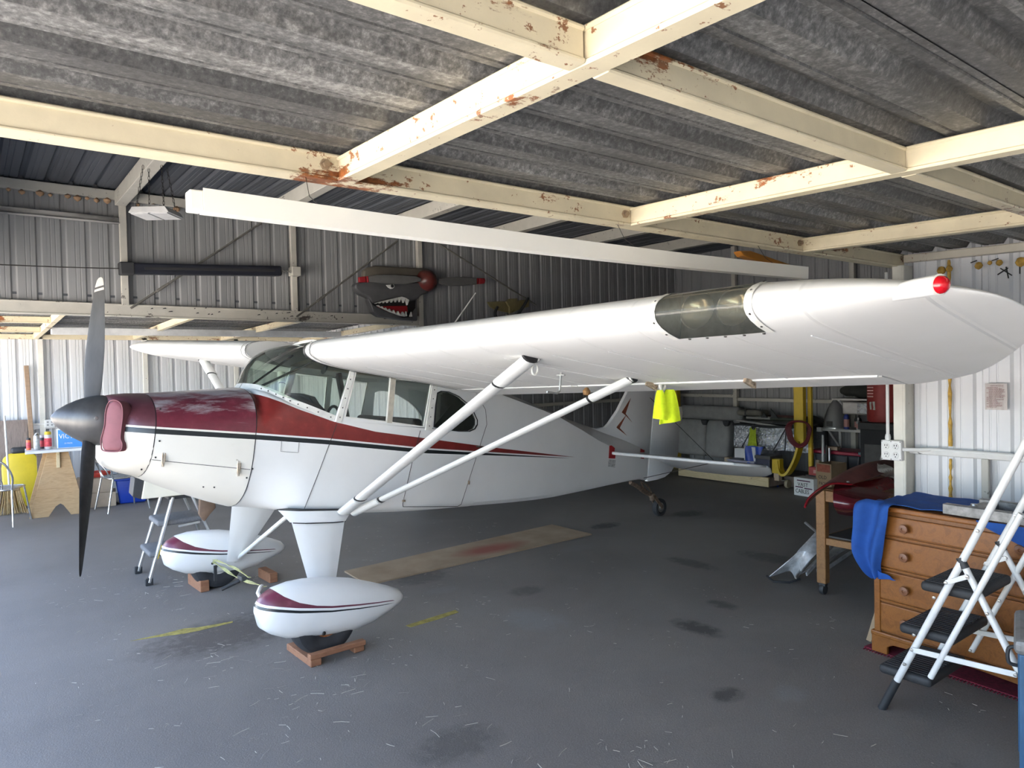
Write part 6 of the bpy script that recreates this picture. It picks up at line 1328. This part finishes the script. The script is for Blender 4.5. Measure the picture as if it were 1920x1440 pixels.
for z0, z1 in rows_:
    d = MB().box(.045, DW - .045, -.006, .016, z0, z1).build('drawer', OAK, t, None, .006, 2)
    for x in (.20, DW - .20): MB().lathe([(.010, 0), (.010, .014), (.022, .020), (.027, .028), (.024, .036), (.008, .038), (.006, .034), (0, .034)], 20, T(x, -.006, (z0 + z1) / 2) @ RX(PI / 2)).build('knob', wood('walnut_knob', (.15, .055, .025), (.22, .09, .04), .35), d, 40)
for z0, z1 in zip([r[0] for r in rows_][:-1], [r[1] for r in rows_][1:]): MB().box(.04, DW - .04, .002, .018, z1 + .006, z0 - .006).build('rail', OAK, t, None, .003, 1)
MB().box(-.012, DW + .012, -.014, DD, .095, .125).build('base_moulding', OAK, t, None, .008, 2)
MB().prism([(-.008, 0), (.085, 0), (.085, .045), (.12, .065), (.5, .085), (DW - .12, .065), (DW - .085, .045), (DW - .085, 0), (DW + .008, 0), (DW + .008, .10), (-.008, .10)], -.010, .012, lambda u, v_, d_: Vector((u, d_, v_))).build('apron', OAK, t, None, .003, 1)
for x in (-.004, DW - .06): MB().box(x, x + .064, DD - .07, DD, 0, .1).build('rear_foot', OAKD, t, None, .003)
MB().box(-.006, .012, .0, DD, 0.0, .10).build('side_skirt', OAK, t, None, .002)
tag(MB().box(-.006, .006, -.016, .016, 0, .46).build('thin_batten', CARD, None, None, .002, 1, 0, (4.36, 2.13, .0), (math.radians(14), math.radians(5), 0)), 'thin wooden slat leaning on the left side of the dresser', 'slat')
CLOTH = M('royal_blue_cloth', (.010, .070, .30), .85, 0, .18, 12, .15)
t = thing('blue_cloth', 'royal blue cloth draped over the top and corner of the dresser', 'cloth', DRX + Vector((0, 0, .008)), DA)
def wr(u, v_): return .004 * math.sin(u * 19 + v_ * 7) + .003 * math.sin(v_ * 23 - u * 11)
MB().grid(lambda u, v_: Vector((-.05 + 1.02 * u, .02 - .02 * math.sin(u * 6) + (DD + .02) * v_, DH + .010 + abs(wr(u, v_)) * 1.6 - .03 * max(0, .05 - u) / .05)), 40, 20).build('top_sheet', CLOTH, t, 60, 0, 2, .004)
L_ed = [(-.05, .03, .892), (-.078, -.03, .862), (-.085, -.03, .73), (-.090, -.035, .62), (-.072, -.04, .55), (-.015, -.045, .475), (.03, -.045, .445)]
R_ed = [(.15, .03, .893), (.14, -.036, .880), (.125, -.04, .80), (.105, -.045, .70), (.085, -.045, .60), (.07, -.05, .52), (.075, -.045, .46)]
cl, cr = catmull(L_ed, 5), catmull(R_ed, 5)
MB().grid(lambda u, v_: (lambda i: cl[i].lerp(cr[i], u) + Vector((0, -.026 * math.sin(u * 8 + v_ * 3.0) - .012, .006 * math.sin(u * 9))))(min(int(round(v_ * (len(cl) - 1))), len(cl) - 1)), 22, len(cl) - 1).build('hanging_corner', CLOTH, t, 60, 0, 2, .004)
MB().grid(lambda u, v_: Vector((.06 + .11 * u, -.055 - .01 * math.sin(u * 9), .50 - .035 * u - .05 * v_ * (1 - u))), 8, 5).build('hem_tip', CLOTH, t, 60, 0, 2, .004)
MB().grid(lambda u, v_: Vector((.58 + .42 * u, -.030 - .006 * math.sin(u * 14), DH + .006 - .11 * v_ * max(.0, math.sin(PI * min(1, u * .62 + .02))))), 24, 6).build('front_fold', CLOTH, t, 60, 0, 2, .004)
t = thing('steel_rail_frame', 'grey steel rail frame lying across the blue cloth on the dresser', 'steel frame', DRX + Vector((0, 0, DH + .024)), DA); STB = M('scuffed_steel', (.22, .22, .215), .45, .6, .4, 25)
MB().box(.42, 1.15, -.05, -.005, .0, .055).build('front_rail', STB, t, None, .003, 1); MB().box(.46, 1.15, .26, .30, .0, .05).build('rear_rail', STB, t, None, .003, 1); MB().box(.48, .56, .0, .28, .0, .035).build('cross_plate', STB, t, None, .003, 1); MB().box(.82, .93, .0, .28, .0, .04).build('cross_plate', STB, t, None, .003, 1); MB().lathe([(0, .01), (.016, .009), (.018, 0)], 12, T(.5, .12, .035)).build('bolt', STEEL, t, 40)

t = thing('step_ladder', 'white tubular step ladder with three black treads in front of the dresser', 'ladder', (3.55, 1.67, 0)); LW = rusty('chipped_white_enamel', (.76, .75, .72), .35, .74, rust=(.2, .17, .14)); TREAD = M('black_ribbed_tread', (.028, .028, .029), .65, 0, .3, 60)
def yz(y, z, x=0.0): return Vector((x, y - 1.67, z))
LWX = .46
for x in (0, LWX):
    MB().tube([yz(1.602, .16, x), yz(1.28, .875, x), yz(.98, 1.55, x)], .0165, 12).build('front_rail', LW, t, 50)
    MB().tube([yz(1.676, .0, x), yz(1.665, .02, x), yz(1.60, .165, x)], .0195, 12).build('rubber_foot', BLKPL, t, 50)
    MB().tube([yz(1.440, .238, x + (.0 if x else -.02)), yz(1.075, 1.06, x + (.0 if x else -.02))], .0135, 10).build('linkage_bar', LW, t, 50)
    MB().tube([yz(1.305, .795, x), yz(.915, .02, x)], .015, 12).build('rear_leg', LW, t, 50); MB().tube([yz(1.318, .822, x), yz(1.297, .778, x)], .018, 12).build('end_cap', BLKPL, t, 50); MB().tube([yz(.925, .04, x), yz(.905, .0, x)], .019, 12).build('rubber_foot', BLKPL, t, 50)
    MB().bar(yz(1.520, .345, x - .02), yz(1.095, .365, x - .02), .010, .026).build('spreader', LW, t, None, .004); MB().bar(yz(1.37, .70, x - .02), yz(1.28, .748, x - .02), .008, .022).build('short_link', LW, t, None, .003)
    for y, z in ((1.52, .345), (1.10, .364), (1.37, .70), (1.282, .747), (1.44, .245), (1.42, .62), (1.51, .42), (1.24, .96), (1.555, .265), (1.08, 1.04), (1.31, .53), (1.205, .60)): MB().lathe([(0, .006), (.007, .005), (.008, 0)], 8, T(*yz(y, z, x - (.024 if x == 0 else .018))) @ RY(-PI / 2)).build('rivet', STEEL, t, 40)
for z, y0, y1 in ((.20, 1.455, 1.70), (.43, 1.355, 1.60), (.66, 1.255, 1.50)):
    tr = MB().box(.02, LWX - .02, y0 - 1.67, y1 - 1.67, z - .035, z + .012).build('tread', TREAD, t, 40, .018, 3)
    mb = MB()
    for i in range(15): mb.box(.045 + i * .0255, .055 + i * .0255, y0 - 1.65, y1 - 1.69, z + .0115, z + .015)
    stuff(mb.build('ridges', TREAD, tr))
MB().tube(catmull([yz(.98, 1.55, 0), yz(.965, 1.60, .03), yz(.955, 1.62, .12), yz(.955, 1.62, LWX - .12), yz(.965, 1.60, LWX - .03), yz(.98, 1.55, LWX)], 6), .0165, 12).build('hand_loop', LW, t, 50)
t = thing('blue_tool_cart', 'blue painted steel cabinet edge with grey top at the right frame edge', 'cabinet', (3.49, 1.075, 0), math.radians(17)); BC = M('blue_enamel', (.035, .10, .19), .4, 0, .15, 6)
MB().box(-.38, 0, -.45, 0, .06, .60).build('body', BC, t, None, .008); MB().box(-.40, .02, -.47, .015, .60, .66).build('top', M('grey_cover', (.20, .20, .20), .5, .2, .3, 14), t, None, .02, 2); MB().tube(catmull([(.005, .0, .50), (.0, .035, .49), (.0, .035, .43), (.005, .0, .42)], 5), .008, 7).build('handle', BLKPL, t, 50); MB().box(-.012, .004, -.012, .004, .06, .60).build('edge_trim', BC, t)
for x, y in ((-.34, -.41), (-.34, -.04), (-.04, -.41), (-.04, -.04)): MB().lathe([(.01, -.015), (.028, -.012), (.03, 0), (.028, .012), (.01, .015)], 14, T(x, y, .030) @ RX(PI / 2)).build('caster', BLKPL, t, 40)
# electrical: outlet box with four sockets, conduit, notice sheet
t = thing('outlet_box', 'white four-socket electrical box on the corner post', 'outlet', (4.862, 2.195, 1.065))
MB().box(-.045, 0, -.065, .065, 0, .132).build('box', WPLAST, t, None, .006)
for z in (.036, .094):
    for y in (-.030, .030):
        s_ = MB().lathe([(0, .004), (.017, .004), (.020, 0)], 16, T(-.045, y, z) @ RY(-PI / 2) @ Matrix.Diagonal((1.1, 1, 1, 1))).build('socket', WPLAST, t, 40)
        for dy in (-.007, .007): MB().box(-.0505, -.0485, y + dy - .002, y + dy + .002, z, z + .011).build('slot', INK, s_)
        MB().box(-.0505, -.0485, y - .003, y + .003, z - .013, z - .007).build('slot', INK, s_)
for y in (-.058, 0, .058):
    for z in (.008, .124): MB().lathe([(0, .002), (.003, .0015), (.0035, 0)], 6, T(-.045, y, z) @ RY(-PI / 2)).build('screw', SCREW, t)
MB().tube([(-.02, .03, .13), (-.02, .03, 1.24)], .011, 8).build('conduit', WPLAST, t, 50); MB().lathe([(.016, .12), (.018, .14), (.014, .16)], 12, T(-.02, .03, .01)).build('coupling', WPLAST, t, 40)
MB().tube([(-.02, -.06, .075), (.0, -.12, .075), (.07, -.20, .078), (.07, -2.5, .070)], .012, 8).build('conduit', WPLAST, t, 50)
t = thing('notice_sheet', 'faded printed notice stuck to the end wall under the wing tip', 'notice', (XB - .036, 1.69, 1.41)); MB().grid(lambda u, v_: Vector((.006 * math.sin(u * 12), -.118 * u, .160 * v_)), 10, 4).build('paper', M('faded_paper', (.56, .52, .50), .8, 0, .06, 8), t, 60, 0, 2, .001); PR = M('faded_maroon_print', (.30, .16, .16), .8); rn = random.Random(4)
text('lettering', 'HANGAR RULES', .0095, PR, t, frame((-.008, -.03, .143), (0, -1, 0), (0, 0, 1)), .0003)
mb = MB()
for i in range(19):
    z = .134 - i * .0066; y0 = .010 + (.012 if i in (2, 3, 4, 6, 7, 8, 14, 16) else 0); y1 = min(.112, y0 + rn.uniform(.05, .09)); y = y0
    while y < y1: w_ = rn.uniform(.004, .012); mb.box(-.0078, -.0072, -min(y + w_, y1), -y, z, z + .0028); y += w_ + .0022
stuff(mb.build('small_print', PR, t))
